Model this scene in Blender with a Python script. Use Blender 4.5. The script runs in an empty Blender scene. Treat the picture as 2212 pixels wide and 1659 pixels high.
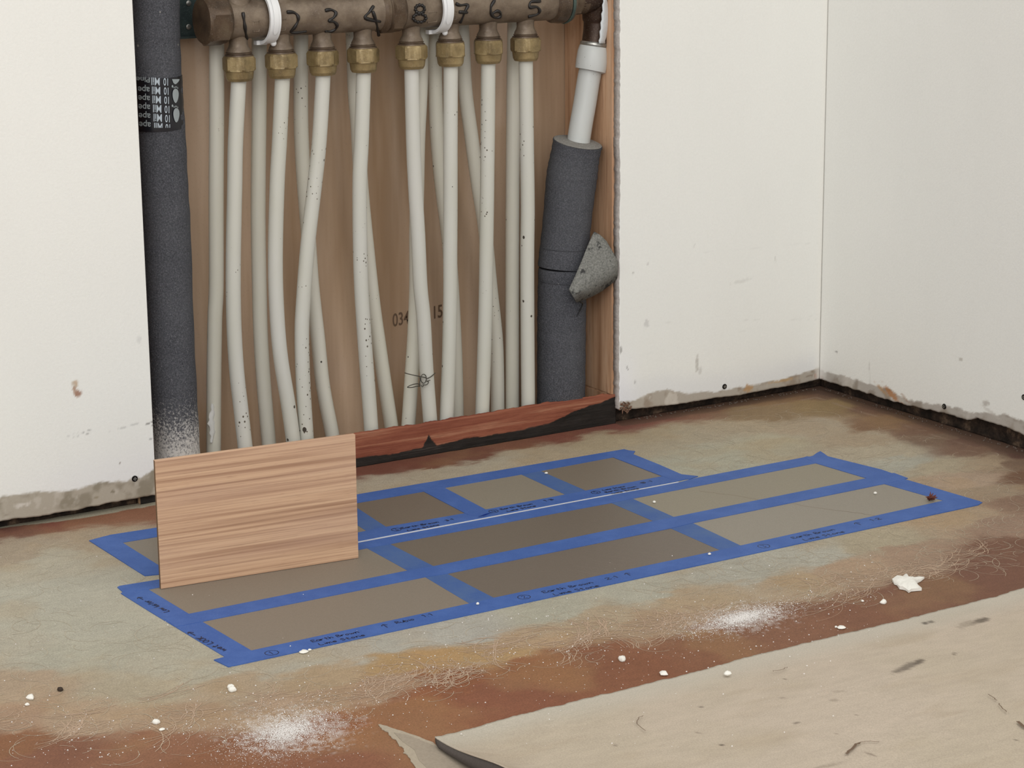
import bpy, bmesh, math, random
import numpy as np
from mathutils import Vector, Matrix, Euler
random.seed(7); rng = np.random.default_rng(7)
scn = bpy.context.scene
COL = scn.collection

# ---------------------------------------------------------------- camera, world, lights, exposure
CAM = np.array([-0.90173, -2.19657, 0.70112])
ROT = Euler((math.radians(76.2813), math.radians(0.5330), math.radians(-31.7222)), 'XYZ')
F = 4916.8
cd = bpy.data.cameras.new('camera'); cam = bpy.data.objects.new('camera', cd); COL.objects.link(cam)
cam.location = CAM; cam.rotation_euler = ROT
cd.sensor_width = 36; cd.sensor_fit = 'HORIZONTAL'; cd.lens = F/2212*36; cd.clip_start = .01; cd.clip_end = 50
scn.camera = cam
wd = bpy.data.worlds.new('room_light'); scn.world = wd; wd.use_nodes = True
bg = wd.node_tree.nodes['Background']; bg.inputs[0].default_value = (1.0, .99, .975, 1); bg.inputs[1].default_value = .84
def area(name, loc, target, size, size_y, power, col):
    l = bpy.data.lights.new(name, 'AREA'); l.shape = 'RECTANGLE'; l.size = size; l.size_y = size_y; l.energy = power; l.color = col
    o = bpy.data.objects.new(name, l); COL.objects.link(o); o.location = loc
    d = Vector(target)-Vector(loc); o.rotation_euler = d.to_track_quat('-Z', 'Y').to_euler()
area('window_daylight', (-1.9, -3.4, 2.0), (.35, 0, .25), 2.4, 1.8, 62, (1, .99, .975))
area('ceiling_daylight', (.7, -1.9, 2.35), (.4, -.2, 0), 1.6, 1.6, 14, (1, .98, .95))
scn.view_settings.view_transform = 'Standard'; scn.view_settings.look = 'None'
scn.view_settings.exposure = 0.06; scn.view_settings.gamma = 1.0; scn.view_settings.use_curve_mapping = False

# ---------------------------------------------------------------- measuring helpers
RM = np.array(ROT.to_matrix())
def ray(px, py): return RM @ np.array([(px-1106)/F, (829.5-py)/F, -1.0])
def onz(px, py, z=0.0):
    d = ray(px, py); return CAM + d*((z-CAM[2])/d[2])
def ony(px, py, y=0.0):
    d = ray(px, py); return CAM + d*((y-CAM[1])/d[1])
def onx(px, py, x=0.0):
    d = ray(px, py); return CAM + d*((x-CAM[0])/d[0])
W, CX = .60065, .90897            # right edge of the opening, room corner
DRY = .0127                        # drywall thickness

# ---------------------------------------------------------------- noise
def vnoise(x, y, seed=0):
    xi = np.floor(x).astype(np.int64); yi = np.floor(y).astype(np.int64); xf = x-xi; yf = y-yi
    def h(a, b):
        n = (a*374761393 + b*668265263 + seed*1442695041) & 0xffffffff
        n = ((n ^ (n >> 13))*1274126177) & 0xffffffff
        return ((n ^ (n >> 16)) & 0xffff)/65535.0
    u = xf*xf*(3-2*xf); v = yf*yf*(3-2*yf)
    return (h(xi, yi)*(1-u)+h(xi+1, yi)*u)*(1-v)+(h(xi, yi+1)*(1-u)+h(xi+1, yi+1)*u)*v
def fbm(x, y, s, seed=0, o=4):
    r = 0; a = .5; t = 0
    for k in range(o):
        r = r+a*vnoise(x*s, y*s, seed+k*17); t += a; a *= .5; s *= 2.03
    return r/t-.5
def sstep(a, b, x):
    t = np.clip((x-a)/(b-a), 0, 1); return t*t*(3-2*t)

# ---------------------------------------------------------------- colour + materials
def lin(h):
    c = [int(h[i:i+2], 16)/255 for i in (0, 2, 4)]
    return np.array([v/12.92 if v <= .04045 else ((v+.055)/1.055)**2.4 for v in c])
def rgba(h): return tuple(lin(h))+(1,)
class N:
    def __init__(s, name):
        s.m = bpy.data.materials.new(name); s.m.use_nodes = True; s.t = s.m.node_tree
        s.b = s.t.nodes['Principled BSDF']; s.co = None
    def new(s, ty, **k):
        n = s.t.nodes.new(ty)
        for a, v in k.items(): setattr(n, a, v)
        return n
    def link(s, a, b): s.t.links.new(a, b)
    def coords(s, scale=(1, 1, 1)):
        tc = s.new('ShaderNodeTexCoord'); mp = s.new('ShaderNodeMapping'); mp.inputs['Scale'].default_value = scale
        s.link(tc.outputs['Object'], mp.inputs[0]); return mp.outputs[0]
    def noise(s, scale, sc=(1, 1, 1), detail=4, rough=.6, dist=0):
        n = s.new('ShaderNodeTexNoise'); n.inputs['Scale'].default_value = scale; n.inputs['Detail'].default_value = detail
        n.inputs['Roughness'].default_value = rough; n.inputs['Distortion'].default_value = dist
        s.link(s.coords(sc), n.inputs['Vector']); return n.outputs[0]
    def voro(s, scale, sc=(1, 1, 1)):
        n = s.new('ShaderNodeTexVoronoi'); n.inputs['Scale'].default_value = scale
        s.link(s.coords(sc), n.inputs['Vector']); return n.outputs['Distance']
    def ramp(s, fac, stops, interp='LINEAR'):
        r = s.new('ShaderNodeValToRGB'); r.color_ramp.interpolation = interp
        e = r.color_ramp.elements
        while len(e) < len(stops): e.new(.5)
        for i, (p, c) in enumerate(stops):
            e[i].position = p; e[i].color = rgba(c) if isinstance(c, str) else (c, c, c, 1)
        s.link(fac, r.inputs[0]); return r.outputs[0]
    def mix(s, a, b, fac, mode='MIX'):
        n = s.new('ShaderNodeMix', data_type='RGBA', blend_type=mode)
        for sock, v in ((n.inputs[6], a), (n.inputs[7], b), (n.inputs[0], fac)):
            if isinstance(v, str): sock.default_value = rgba(v)
            elif isinstance(v, (int, float)): sock.default_value = v
            else: s.link(v, sock)
        return n.outputs[2]
    def math(s, op, a, b=0.0):
        n = s.new('ShaderNodeMath', operation=op)
        for i, v in enumerate((a, b)):
            if isinstance(v, (int, float)): n.inputs[i].default_value = v
            else: s.link(v, n.inputs[i])
        return n.outputs[0]
    def base(s, c, rough=.6, metal=0, spec=.5):
        if isinstance(c, str): s.b.inputs['Base Color'].default_value = rgba(c)
        else: s.link(c, s.b.inputs['Base Color'])
        if isinstance(rough, (int, float)): s.b.inputs['Roughness'].default_value = rough
        else: s.link(rough, s.b.inputs['Roughness'])
        s.b.inputs['Metallic'].default_value = metal; s.b.inputs['Specular IOR Level'].default_value = spec
        return s
    def bump(s, h, dist=.0005, st=1):
        n = s.new('ShaderNodeBump'); n.inputs['Distance'].default_value = dist; n.inputs['Strength'].default_value = st
        s.link(h, n.inputs['Height']); s.link(n.outputs[0], s.b.inputs['Normal']); return s
    def attr(s, name='Col'):
        return s.new('ShaderNodeAttribute', attribute_name=name).outputs[0]

def speckled(name, c, amt=.12, scale=900, rough=.7, spec=.3, bump=.0003, sc=(1, 1, 1), attr=False):
    n = N(name); base = n.attr() if attr else c
    g = n.ramp(n.noise(scale, sc, 3, .7), [(.28, 1-amt*1.6), (.72, 1+amt*.0)]) if False else n.noise(scale, sc, 3, .7)
    m = n.math('MULTIPLY_ADD', g, amt*4)
    n.t.nodes[-1].inputs[2].default_value = 1-amt*2
    v = n.new('ShaderNodeVectorMath', operation='SCALE')
    if isinstance(base, str): v.inputs[0].default_value = tuple(lin(base))
    else: n.link(base, v.inputs[0])
    n.link(m, v.inputs['Scale'])
    n.base(v.outputs[0], rough, 0, spec)
    if bump: n.bump(g, bump, .6)
    return n.m
M = {}
M['floor'] = speckled('sanded_stained_concrete', None, .30, 620, .7, .2, .0004, attr=True)
M['wall'] = speckled('painted_drywall', None, .025, 350, .55, .3, .0004, attr=True)
M['gypsum'] = speckled('cut_gypsum_edge', 'b5aea8', .25, 300, .9, .1, .001)
M['paper'] = speckled('floor_protection_paper', None, .17, 800, .85, .15, .0002, attr=True)
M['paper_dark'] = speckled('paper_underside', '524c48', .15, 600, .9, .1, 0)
M['paper_torn'] = speckled('torn_paper', None, .1, 600, .85, .15, .0003, attr=True)
M['tape'] = speckled('blue_painters_tape', '4266ae', .13, 900, .55, .3, .0002)
def mk_tape(name, a, b, c_, lo, hi):
    n = N(name); g = n.noise(28, (1, 1, 1), 5, .7); f = n.noise(900, (1, 1, 1), 2, .7); c = n.ramp(g, [(lo, a), (hi, b)])
    c = n.mix(c, c_, n.ramp(f, [(.55, 0.0), (.75, .5)])); n.base(c, .6, 0, .25); n.bump(f, .0002, .5); return n.m
M['tape'] = mk_tape('blue_painters_tape', '3c5c9d', '4767a8', '657fb0', .45, .7)
M['tape_coated'] = mk_tape('sealer_coated_tape', '3d5b94', '4d6792', '6078a0', .38, .7)
M['tape_dark'] = speckled('blue_tape_fold', '27479a', .1, 900, .5, .3, .0002)
M['ink'] = N('navy_marker_ink').base('0d1436', .5).m
M['black_ink'] = N('black_marker_ink').base('17120f', .45).m
M['stamp'] = N('faded_stamp_ink').base('66513f', .8).m
M['pale_line'] = speckled('pale_floor_line', 'c3c5cc', .05, 500, .8, .2, 0)
M['scratch'] = N('pale_scratch').base('b79f89', .8, 0, .1).m
M['scratch2'] = N('fine_scratch').base('b5a995', .8, 0, .1).m
M['plaster'] = speckled('plaster_chip', 'e6e4dc', .06, 900, .9, .1, .0003)
M['dust'] = N('plaster_dust').base('dcd8d4', .95, 0, .05).m
M['debris'] = speckled('brown_debris', '6e4238', .3, 800, .9, .1, .0005)
M['pebble'] = N('dark_pebble').base('35291f', .8).m
M['screw'] = N('black_screw').base('1d1a18', .4, .6).m
M['pipe_dust'] = N('white_plaster_smear').base('d5d4cf', .9).m
SAMPLE = {}
def sample_mat(h):
    if h not in SAMPLE: SAMPLE[h] = speckled('sealed_concrete_sample', h, .13, 800, .48, .35, .0002)
    return SAMPLE[h]
def mk_pipe(name, base, spots):
    n = N(name)
    g = n.noise(14, (1, 1, .35), 4, .6)
    c = n.ramp(g, [(.3, base[0]), (.7, base[1])])
    v = n.voro(75, (1, 1, .8)); k = n.noise(9, (1, 1, 1), 2, .5); d = n.math('LESS_THAN', v, n.math('MULTIPLY', n.math('SUBTRACT', k, .54), spots))
    c = n.mix(c, '413b33', d)
    v = n.voro(230, (1, 1, .8)); k = n.noise(16, (1, 1, .6), 2, .5); d = n.math('LESS_THAN', v, n.math('MULTIPLY', n.math('SUBTRACT', k, .53), spots*1.5))
    c = n.mix(c, '5b5347', d)
    n.base(c, .42, 0, .4)
    n.b.inputs['Subsurface Weight'].default_value = .12; n.b.inputs['Subsurface Radius'].default_value = (.004, .004, .003)
    n.b.inputs['Subsurface Scale'].default_value = 1
    return n.m
M['pipe'] = mk_pipe('milky_plastic_pipe', ('bfbeb2', 'c6c5be'), 1.0)
M['pipe_rear'] = mk_pipe('lightened_rear_pipe', ('cecbbc', 'd3d0c5'), .6)  # same plastic as the front pipes, colour lightened to offset cavity shade
M['white_pipe'] = mk_pipe('white_supply_pipe', ('b9bcb9', 'c4c6c4'), .5)
def mk_foam(name, dusty):
    n = N(name); g = n.noise(700, (1, 1, 1), 3, .8); c = n.ramp(g, [(.3, '303135'), (.52, '4a4b50'), (.75, '6f7075')])
    b = n.noise(12, (1, 1, 1), 3, .6); c = n.mix(c, '66676a', n.math('MULTIPLY', n.math('SUBTRACT', b, .4), .8))
    v = n.voro(60); k = n.noise(7); d = n.math('LESS_THAN', v, n.math('MULTIPLY', n.math('SUBTRACT', k, .5), .9)); c = n.mix(c, '85847f', d)
    if dusty:
        tc = n.new('ShaderNodeTexCoord'); sp = n.new('ShaderNodeSeparateXYZ'); n.link(tc.outputs['Object'], sp.inputs[0])
        z = sp.outputs[2]
        m = n.math('MULTIPLY', n.math('SUBTRACT', .098, z), 22.0)
        m2 = n.math('ADD', m, n.math('MULTIPLY', n.math('SUBTRACT', n.noise(420, (1, 1, 1), 4, .8), .56), 5.0))
        m2 = n.math('MINIMUM', n.math('MAXIMUM', m2, 0), .92)
        c = n.mix(c, 'c9c6c1', m2)
        z3 = n.math('MULTIPLY', n.math('SUBTRACT', .3, z), 2.0)
        m3 = n.math('ADD', z3, n.math('MULTIPLY', n.math('SUBTRACT', n.noise(500, (1, 1, 1), 3, .8), .66), 6.0))
        c = n.mix(c, '98979a', n.math('MINIMUM', n.math('MAXIMUM', m3, 0), .6))
    n.base(c, .9, 0, .2); n.bump(g, .0006, .8); return n.m
M['foam_end'] = speckled('pale_foam_end', '86847f', .35, 500, .95, .1, .0006)  # cut end is coloured paler than the sleeve
M['foam'] = mk_foam('grey_foam_insulation', False)
M['foam_dusty'] = mk_foam('dusty_grey_foam_insulation', True)
n = N('grey_foam_wrap'); g = n.noise(500, (1, 1, 1), 4, .7); c = n.ramp(g, [(.3, '595955'), (.55, '7d7d78'), (.75, '979690')])
v = n.noise(60, (1, 1, 1), 4, .7); c = n.mix(c, '1d1d1f', n.ramp(v, [(.58, 0.0), (.64, .8)])); n.base(c, .8, 0, .25); n.bump(g, .0005); M['flap'] = n.m
def mk_brass(name, a, b, c_, metal, rough, spk='8f887c'):
    n = N(name); g = n.noise(35, (1, 1, 1), 5, .65); c = n.ramp(g, [(.3, a), (.5, b), (.72, c_)])
    f = n.noise(800, (1, 1, 1), 2, .7); c = n.mix(c, spk, n.ramp(f, [(.6, 0.0), (.75, .55)]))
    n.base(c, rough, metal, .4); n.bump(f, .0003, .5); return n.m
M['bronze'] = mk_brass('oxidised_bronze', '54463a', '6f6152', '887a69', .25, .45)
M['bronze_dark'] = mk_brass('dark_bronze', '40352b', '59493a', '6d5f4d', .3, .4)
M['brass'] = mk_brass('dull_brass_nut', '5f5138', '857350', 'a39068', .35, .4, 'b0a589')
M['elbow'] = mk_brass('brown_iron_elbow', '241710', '38271d', '4a382c', .3, .4)
M['patina'] = mk_brass('green_patina', '2c3633', '46564f', '5f6f67', .2, .6)
M['steel'] = mk_brass('steel_ring', '6d6d6a', '96958f', 'b5b4ae', .7, .35)
M['plate'] = mk_brass('galvanised_plate', '2e3a3a', '3d4a49', '53605d', .4, .5, '6f7b77')
M['black_plastic'] = N('black_plastic').base('1b1b1c', .35).m
M['clip'] = N('white_nylon_clip').base('dedfdf', .4, 0, .4).m
M['putty'] = speckled('white_paint_smear', 'cfd4d6', .05, 400, .7, .3, .0006)
M['wire'] = N('steel_wire').base('55534b', .45, .6).m
M['black_tape'] = N('black_pipe_wrap_tape').base('0e0f17', .35, 0, .5).m
M['tape_print'] = N('white_print').base('a9b4bd', .5).m
M['print_grey'] = N('grey_print').base('8f9799', .5).m
# glossy brown rear board
n = N('glossy_brown_board'); g = n.noise(3.0, (6, 1, .5), 4, .6); f = n.noise(500, (1, 1, 1), 3, .7)
c = n.ramp(g, [(.34, 'a08468'), (.5, 'b59b81'), (.62, 'c3a990')]); c = n.mix(c, '7d6a58', n.ramp(f, [(.62, 0.0), (.75, .5)]))  # paler vertical bands in the ramp paint the pipes' reflections
n.base(c, n.ramp(f, [(.3, .17), (.8, .3)]), 0, .65); n.bump(n.noise(7, (4, 1, .4), 3, .5), .0022, .5); M['board_rear'] = n.m
# redwood framing
def mk_wood(name, stops, sc, scale=1, rough=.6, fine=None):
    n = N(name); g = n.noise(scale, sc, 5, .65, .4); c = n.ramp(g, stops)
    f = n.noise(scale*5, sc, 4, .7)
    if fine: c = n.mix(c, fine, n.ramp(f, [(.55, 0.0), (.7, .55)]))
    n.base(c, rough, 0, .3); n.bump(f, .0005, .6); return n
M['stud'] = mk_wood('redwood_stud', [(.3, '9d7658'), (.5, 'c09a7a'), (.7, 'd0af92')], (60, 60, 3), 1, .6, '8c6148').m
n = mk_wood('painted_redwood_sill', [(.3, '6c3427'), (.5, '8a523d'), (.7, 'a97a60')], (5, 40, 120), 1, .6, '5f3023')
c = n.b.inputs['Base Color'].links[0].from_socket; tar = n.attr('Tar')
n.base(n.mix(c, n.ramp(n.noise(1, (14, 40, 260), 4, .7), [(.35, '15120f'), (.6, '27221f'), (.8, '4b443f')]), tar), .65, 0, .3); M['sill'] = n.m
M['sill_top'] = mk_wood('worn_sill_top', [(.3, '8a6a50'), (.55, 'a98a6c'), (.75, 'c0a78c')], (8, 40, 40), 1, .7).m
n = N('black_adhesive'); g = n.noise(40, (1, 1, 1), 5, .7); n.base(n.ramp(g, [(.42, '1f1813'), (.55, '3a2e25'), (.68, '6d5a49')]), .8, 0, .3); n.bump(g, .003); M['tar'] = n.m
# oak veneer board
n = N('oak_veneer'); w = n.new('ShaderNodeTexNoise'); w.inputs['Scale'].default_value = 1; w.inputs['Detail'].default_value = 3
n.link(n.coords((2.6, 1, 270)), w.inputs['Vector']); w.inputs['Distortion'].default_value = 0.0
g1 = w.outputs[0]; g2 = n.noise(1, (5, 30, 620), 3, .7, 0); g3 = n.noise(1, (2, 30, 26), 2, .5)
g4 = n.noise(1, (45, 30, 900), 2, .7)
c = n.ramp(g1, [(.34, 'a07c62'), (.45, 'b89579'), (.52, 'c5a284'), (.66, 'cdab8c')]); c = n.mix(c, '94735c', n.ramp(g2, [(.5, 0.0), (.64, .6)]))
c = n.mix(c, 'b79887', n.ramp(g3, [(.45, 0.0), (.7, .45)])); c = n.mix(c, '8b6852', n.ramp(g4, [(.6, 0.0), (.75, .45)]))
n.base(c, .55, 0, .3); M['oak'] = n.m
M['oak_edge'] = speckled('board_edge', '6d553f', .3, 500, .8, .2, 0)

# ---------------------------------------------------------------- object helpers
def tag(o, label=None, cat=None, group=None, kind=None):
    if label: o['label'] = label
    if cat: o['category'] = cat
    if group: o['group'] = group
    if kind: o['kind'] = kind
    return o
def link(name, me, mat=None, parent=None, smooth=None):
    o = bpy.data.objects.new(name, me); COL.objects.link(o)
    if mat is not None: me.materials.append(M[mat] if isinstance(mat, str) else mat)
    if smooth is not None:
        me.polygons.foreach_set('use_smooth', [True]*len(me.polygons))
        if smooth < 3.1: me.set_sharp_from_angle(angle=smooth)
    if parent is not None:
        o.parent = parent; o.matrix_parent_inverse = Matrix.Translation(parent.location).inverted()
    return o
def empty(name, loc, label, cat, group=None):
    o = bpy.data.objects.new(name, None); COL.objects.link(o); o.location = loc; o.empty_display_size = .02
    return tag(o, label, cat, group)
class MB:
    def __init__(s): s.v = []; s.f = []
    def add(s, vs, fs):
        k = len(s.v); s.v += [tuple(map(float, v)) for v in vs]; s.f += [tuple(i+k for i in f) for f in fs]; return s
    def box(s, a, b):
        x0, y0, z0 = a; x1, y1, z1 = b
        return s.add([(x0,y0,z0),(x1,y0,z0),(x1,y1,z0),(x0,y1,z0),(x0,y0,z1),(x1,y0,z1),(x1,y1,z1),(x0,y1,z1)],
                     [(0,3,2,1),(4,5,6,7),(0,1,5,4),(1,2,6,5),(2,3,7,6),(3,0,4,7)])
    def prism(s, poly, z0, z1):
        n = len(poly); A = sum(poly[i][0]*poly[(i+1)%n][1]-poly[(i+1)%n][0]*poly[i][1] for i in range(n))
        if A < 0: poly = poly[::-1]
        vs = [(p[0], p[1], z0) for p in poly]+[(p[0], p[1], z1) for p in poly]
        return s.add(vs, [tuple(range(n-1, -1, -1)), tuple(range(n, 2*n))]+[(i, (i+1)%n, n+(i+1)%n, n+i) for i in range(n)])
    def rings(s, R):      # list of rings of equal count, closed with caps
        n = len(R[0]); vs = [p for r in R for p in r]; fs = []
        for k in range(len(R)-1):
            for i in range(n):
                j = (i+1) % n; fs.append((k*n+i, k*n+j, (k+1)*n+j, (k+1)*n+i))
        fs.append(tuple(range(n-1, -1, -1))); fs.append(tuple(range((len(R)-1)*n, len(R)*n)))
        return s.add(vs, fs)
    def lathe(s, c, prof, axis='z', n=32, hexes=()):
        # prof: (height, radius[, 'h']) ; 'h' = hexagonal section
        R = []
        for p in prof:
            h, r = p[0], p[1]; ring = []
            for i in range(n):
                t = 2*math.pi*i/n; rr = r
                if len(p) > 2: tt = (t+p[2]) % (math.pi/3)-math.pi/6; rr = r*math.cos(math.pi/6)/math.cos(tt)
                a, b = rr*math.cos(t), rr*math.sin(t)
                q = (c[0]+a, c[1]+b, c[2]+h) if axis == 'z' else (c[0]+h, c[1]+a, c[2]+b)
                ring.append(q)
            R.append(ring)
        return s.rings(R)
    def tube(s, pts, r, n=16):
        P = [np.array(p, float) for p in pts]; R = []; up = None
        for k, p in enumerate(P):
            t = P[min(k+1, len(P)-1)]-P[max(k-1, 0)]; t /= np.linalg.norm(t)
            if up is None: up = np.array([0, 1, 0.]) if abs(t[1]) < .9 else np.array([1, 0, 0.])
            u = up-t*np.dot(up, t); u /= np.linalg.norm(u); up = u; v = np.cross(t, u)
            rr = r[k] if isinstance(r, (list, np.ndarray)) else r
            R.append([p+rr*(math.cos(a)*u+math.sin(a)*v) for a in [2*math.pi*i/n for i in range(n)]])
        return s.rings(R)
    def ribbon(s, pts, w, nrm):
        P = [np.array(p, float) for p in pts]; vs = []; nn = np.array(nrm, float) if not callable(nrm) else None
        for k, p in enumerate(P):
            t = P[min(k+1, len(P)-1)]-P[max(k-1, 0)]; L = np.linalg.norm(t); t = t/(L if L > 0 else 1)
            q = nrm(p) if callable(nrm) else nn
            sd = np.cross(q, t); sd /= (np.linalg.norm(sd)+1e-12); vs += [p-sd*w/2, p+sd*w/2]
        return s.add(vs, [(2*i, 2*i+1, 2*i+3, 2*i+2)[::-1] for i in range(len(P)-1)])
    def mesh(s, name):
        me = bpy.data.meshes.new(name); me.from_pydata(s.v, [], s.f); me.update(); return me
    def build(s, name, mat, parent=None, smooth=None, recalc=False):
        me = s.mesh(name)
        if recalc:
            b = bmesh.new(); b.from_mesh(me); bmesh.ops.recalc_face_normals(b, faces=b.faces); b.to_mesh(me); b.free()
        return link(name, me, mat, parent, smooth)
def smoothpath(P, k=8):
    P = [np.array(p, float) for p in P]; out = []
    for i in range(len(P)-1):
        a = P[max(i-1, 0)]; b = P[i]; c = P[i+1]; d = P[min(i+2, len(P)-1)]
        for j in range(k):
            t = j/k; out.append(.5*((2*b)+(-a+c)*t+(2*a-5*b+4*c-d)*t*t+(-a+3*b-3*c+d)*t**3))
    out.append(P[-1]); return out
def graded(segs):
    out = []
    for a, b, st in segs: out += list(np.arange(a, b-1e-9, st))
    out.append(segs[-1][1]); return np.array(out)
def grid(name, U, V, fn, cols, mat, parent=None):
    nu, nv = len(U), len(V); uu, vv = np.meshgrid(U, V); P = fn(uu, vv).reshape(-1, 3)
    i = np.arange(nu*nv).reshape(nv, nu); q = np.stack([i[:-1, :-1], i[:-1, 1:], i[1:, 1:], i[1:, :-1]], -1).reshape(-1, 4)
    me = bpy.data.meshes.new(name); me.vertices.add(len(P)); me.vertices.foreach_set('co', P.ravel())
    me.loops.add(q.size); me.loops.foreach_set('vertex_index', q.ravel()); me.polygons.add(len(q))
    me.polygons.foreach_set('loop_start', np.arange(0, q.size, 4)); me.update(calc_edges=True)
    if cols is not None:
        ca = me.color_attributes.new('Col', 'FLOAT_COLOR', 'POINT'); C4 = np.ones((len(P), 4), np.float32); C4[:, :3] = cols(uu, vv).reshape(-1, 3)
        ca.data.foreach_set('color', C4.ravel())
    me.polygons.foreach_set('use_smooth', [True]*len(q))
    return link(name, me, mat, parent)
def mixc(c, tgt, m): return c*(1-m[..., None])+np.asarray(tgt)*m[..., None]
def blob(c, U, V, u0, v0, ru, rv, ang, h, st, seed, rough=.7):
    du, dv = U-u0, V-v0; a = math.radians(ang); x = (du*math.cos(a)+dv*math.sin(a))/ru; y = (-du*math.sin(a)+dv*math.cos(a))/rv
    d = np.sqrt(x*x+y*y)+fbm(U, V, 350, seed)*rough*2; return mixc(c, lin(h), st*(1-sstep(.6, 1.15, d)))

# ================================================================ FLOOR
FK = [(0,1150,'6e4a3e'),(150,1128,'75483c'),(300,1105,'7a4c40'),(60,1130,'6c4a3d'),(30,1190,'9d8f7c'),(200,1165,'9d8f7c'),(800,1015,'6d4538'),(900,1000,'6b4336'),(1000,978,'6f4a3c'),
(1100,957,'75503f'),(1200,940,'75493c'),(1300,918,'74493f'),(1400,903,'7b5044'),(1500,888,'7c5c4a'),(1600,868,'7a5e48'),(1700,852,'705543'),(1780,842,'665043'),(1900,878,'6d5343'),
(1780,880,'857050'),(1650,890,'857055'),(1900,915,'7b6049'),(2000,930,'735948'),(2100,955,'6c5346'),(2212,980,'5f463c'),(2212,1030,'6c513f'),(2300,1040,'66503f'),
(850,1045,'a39886'),(950,1018,'a29784'),(1050,1000,'a59a86'),(1150,978,'a2947d'),(1300,955,'a09279'),(1450,940,'9f9179'),(1600,925,'a0917a'),(1750,925,'a0907a'),(1880,945,'9c8c76'),
(1550,985,'a3a08e'),(1650,960,'a39a84'),(1900,970,'a29783'),(1950,1000,'9fa08e'),(2050,1005,'a0947e'),(2130,1000,'9a8871'),(2150,1060,'92806b'),(2190,1130,'8f7765'),(2110,1035,'9f8b77'),(2090,972,'765d4d'),(2180,1000,'75604f'),(2212,1080,'7f6655'),(2030,945,'75604f'),(2060,1120,'a08c74'),
(100,1210,'a69f8e'),(50,1300,'a8a495'),(200,1350,'a7a393'),(400,1450,'a39e8e'),(150,1420,'a39f8f'),(0,1400,'a49e8e'),(300,1300,'a9a494'),
(600,1435,'a29c8d'),(800,1400,'a2a094'),(1000,1360,'a2a295'),(1200,1320,'a29f8f'),(1400,1280,'a1a08f'),(1600,1240,'a1a191'),(1750,1200,'a2a292'),(1900,1170,'a0957f'),(1000,1300,'a2a094'),(1500,1150,'a2a094'),(700,1250,'a2a094'),(1200,1100,'a2a094'),
(500,1480,'a08f79'),(700,1465,'9e8a70'),(850,1445,'a08560'),(950,1425,'a3855e'),(1050,1410,'a08560'),(1150,1375,'a48c70'),(1300,1340,'a1917a'),(1500,1290,'a38f75'),(1700,1260,'a18d74'),(1850,1235,'9f8871'),(1980,1195,'97806c'),(1400,1350,'9d876e'),
(0,1540,'99806a'),(200,1540,'a08b74'),(400,1545,'9b846d'),(0,1480,'a28f79'),(600,1520,'a08a74'),(300,1485,'a09580'),(800,1490,'9a8069'),(700,1500,'9c846b'),
(0,1600,'80593f'),(100,1630,'7a5340'),(300,1610,'825b45'),(500,1640,'80573f'),(700,1640,'7f5540'),(760,1570,'86593f'),(900,1520,'84573d'),(1000,1480,'80533a'),(1100,1500,'7d513d'),(1200,1445,'83573d'),(1350,1440,'7c523c'),
(1500,1400,'7d5640'),(1700,1360,'7b5743'),(1850,1320,'775340'),(1950,1290,'735040'),(2050,1265,'6f4e3e'),(2150,1225,'6e4d3e'),(2212,1190,'705040'),(1300,1420,'7e553f'),(850,1550,'80553e'),(1300,1700,'7b543f'),(1700,1550,'7b543f'),(2200,1500,'7b543f'),(0,1720,'7a5340'),(600,1750,'7a5340')]
FP = np.array([onz(a, b)[:2] for a, b, _ in FK]); FC = np.array([lin(h) for _, _, h in FK]); FC[:, 1] = np.minimum(FC[:, 1], FC[:, 0]*.955)
POWDER = [(1600, 1334, .055, .035), (625, 1578, .05, .05), (480, 1600, .06, .03), (1540, 1345, .09, .05)]
def floor_cols(X, Y):
    # warp: large lazy swirls plus brushed breakup
    wx = X+fbm(X, Y, 14, 3)*.03+fbm(X, Y, 60, 5)*.02; wy = Y+fbm(X, Y, 14, 9)*.045+fbm(X*.7, Y*1.3, 55, 11)*.028+fbm(X*.35, Y*1.6, 230, 13)*.014
    num = np.zeros(X.shape+(3,)); den = np.zeros(X.shape)
    # distances are measured with depth compressed, since bands run along the walls
    for (px, py), c in zip(FP, FC):
        d2 = (wx-px)**2*.55+(wy-py)**2+1e-6; w = 1/d2**2.9; num += w[..., None]*c; den += w
    c = num/den[..., None]
    g = fbm(X, Y, 30, 21); c = c*(1+g*.16)[..., None]
    g2 = fbm(X*1.0, Y*2.0, 160, 31); c = c*(1+g2*.24)[..., None]
    # greenish and ochre mottling of the acid stain
    m = sstep(.05, .25, fbm(X, Y, 9, 41)); lum = c.mean(-1, keepdims=True)
    c = mixc(c, lin('a19f93'), .2*m*(lum[..., 0] > .25)); m = sstep(.04, .22, fbm(X, Y, 12, 51)); c = mixc(c, lin('a0845c'), .22*m)
    # bright rim next to the wall base (bare grey slab)
    yb = -.003+sstep(-.09, -.17, X)*.012+fbm(X, Y, 60, 77)*.006; k = sstep(-.0008, .0008, Y-yb)*(X < .02); c = mixc(c, lin('9a9684'), k*.9)
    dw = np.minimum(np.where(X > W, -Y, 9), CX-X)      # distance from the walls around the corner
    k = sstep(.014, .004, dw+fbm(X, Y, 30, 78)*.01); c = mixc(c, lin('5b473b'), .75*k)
    k = sstep(.005, .0, np.abs(dw-.024+fbm(X, Y, 12, 79)*.012))*sstep(-.15, .1, fbm(X, Y, 40, 80)); c = mixc(c, lin('8d7866'), .55*k)
    for px, py, su, sv in POWDER[:2]:
        p = onz(px, py); d = np.sqrt(((X-p[0])/su)**2+((Y-p[1])/sv)**2)
        c = mixc(c, lin('d0ccc8'), np.clip((1-d)*1.1+fbm(X, Y, 260, 61)*2.2, 0, 1)*.6*(d < 1.6))
    return c
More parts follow.
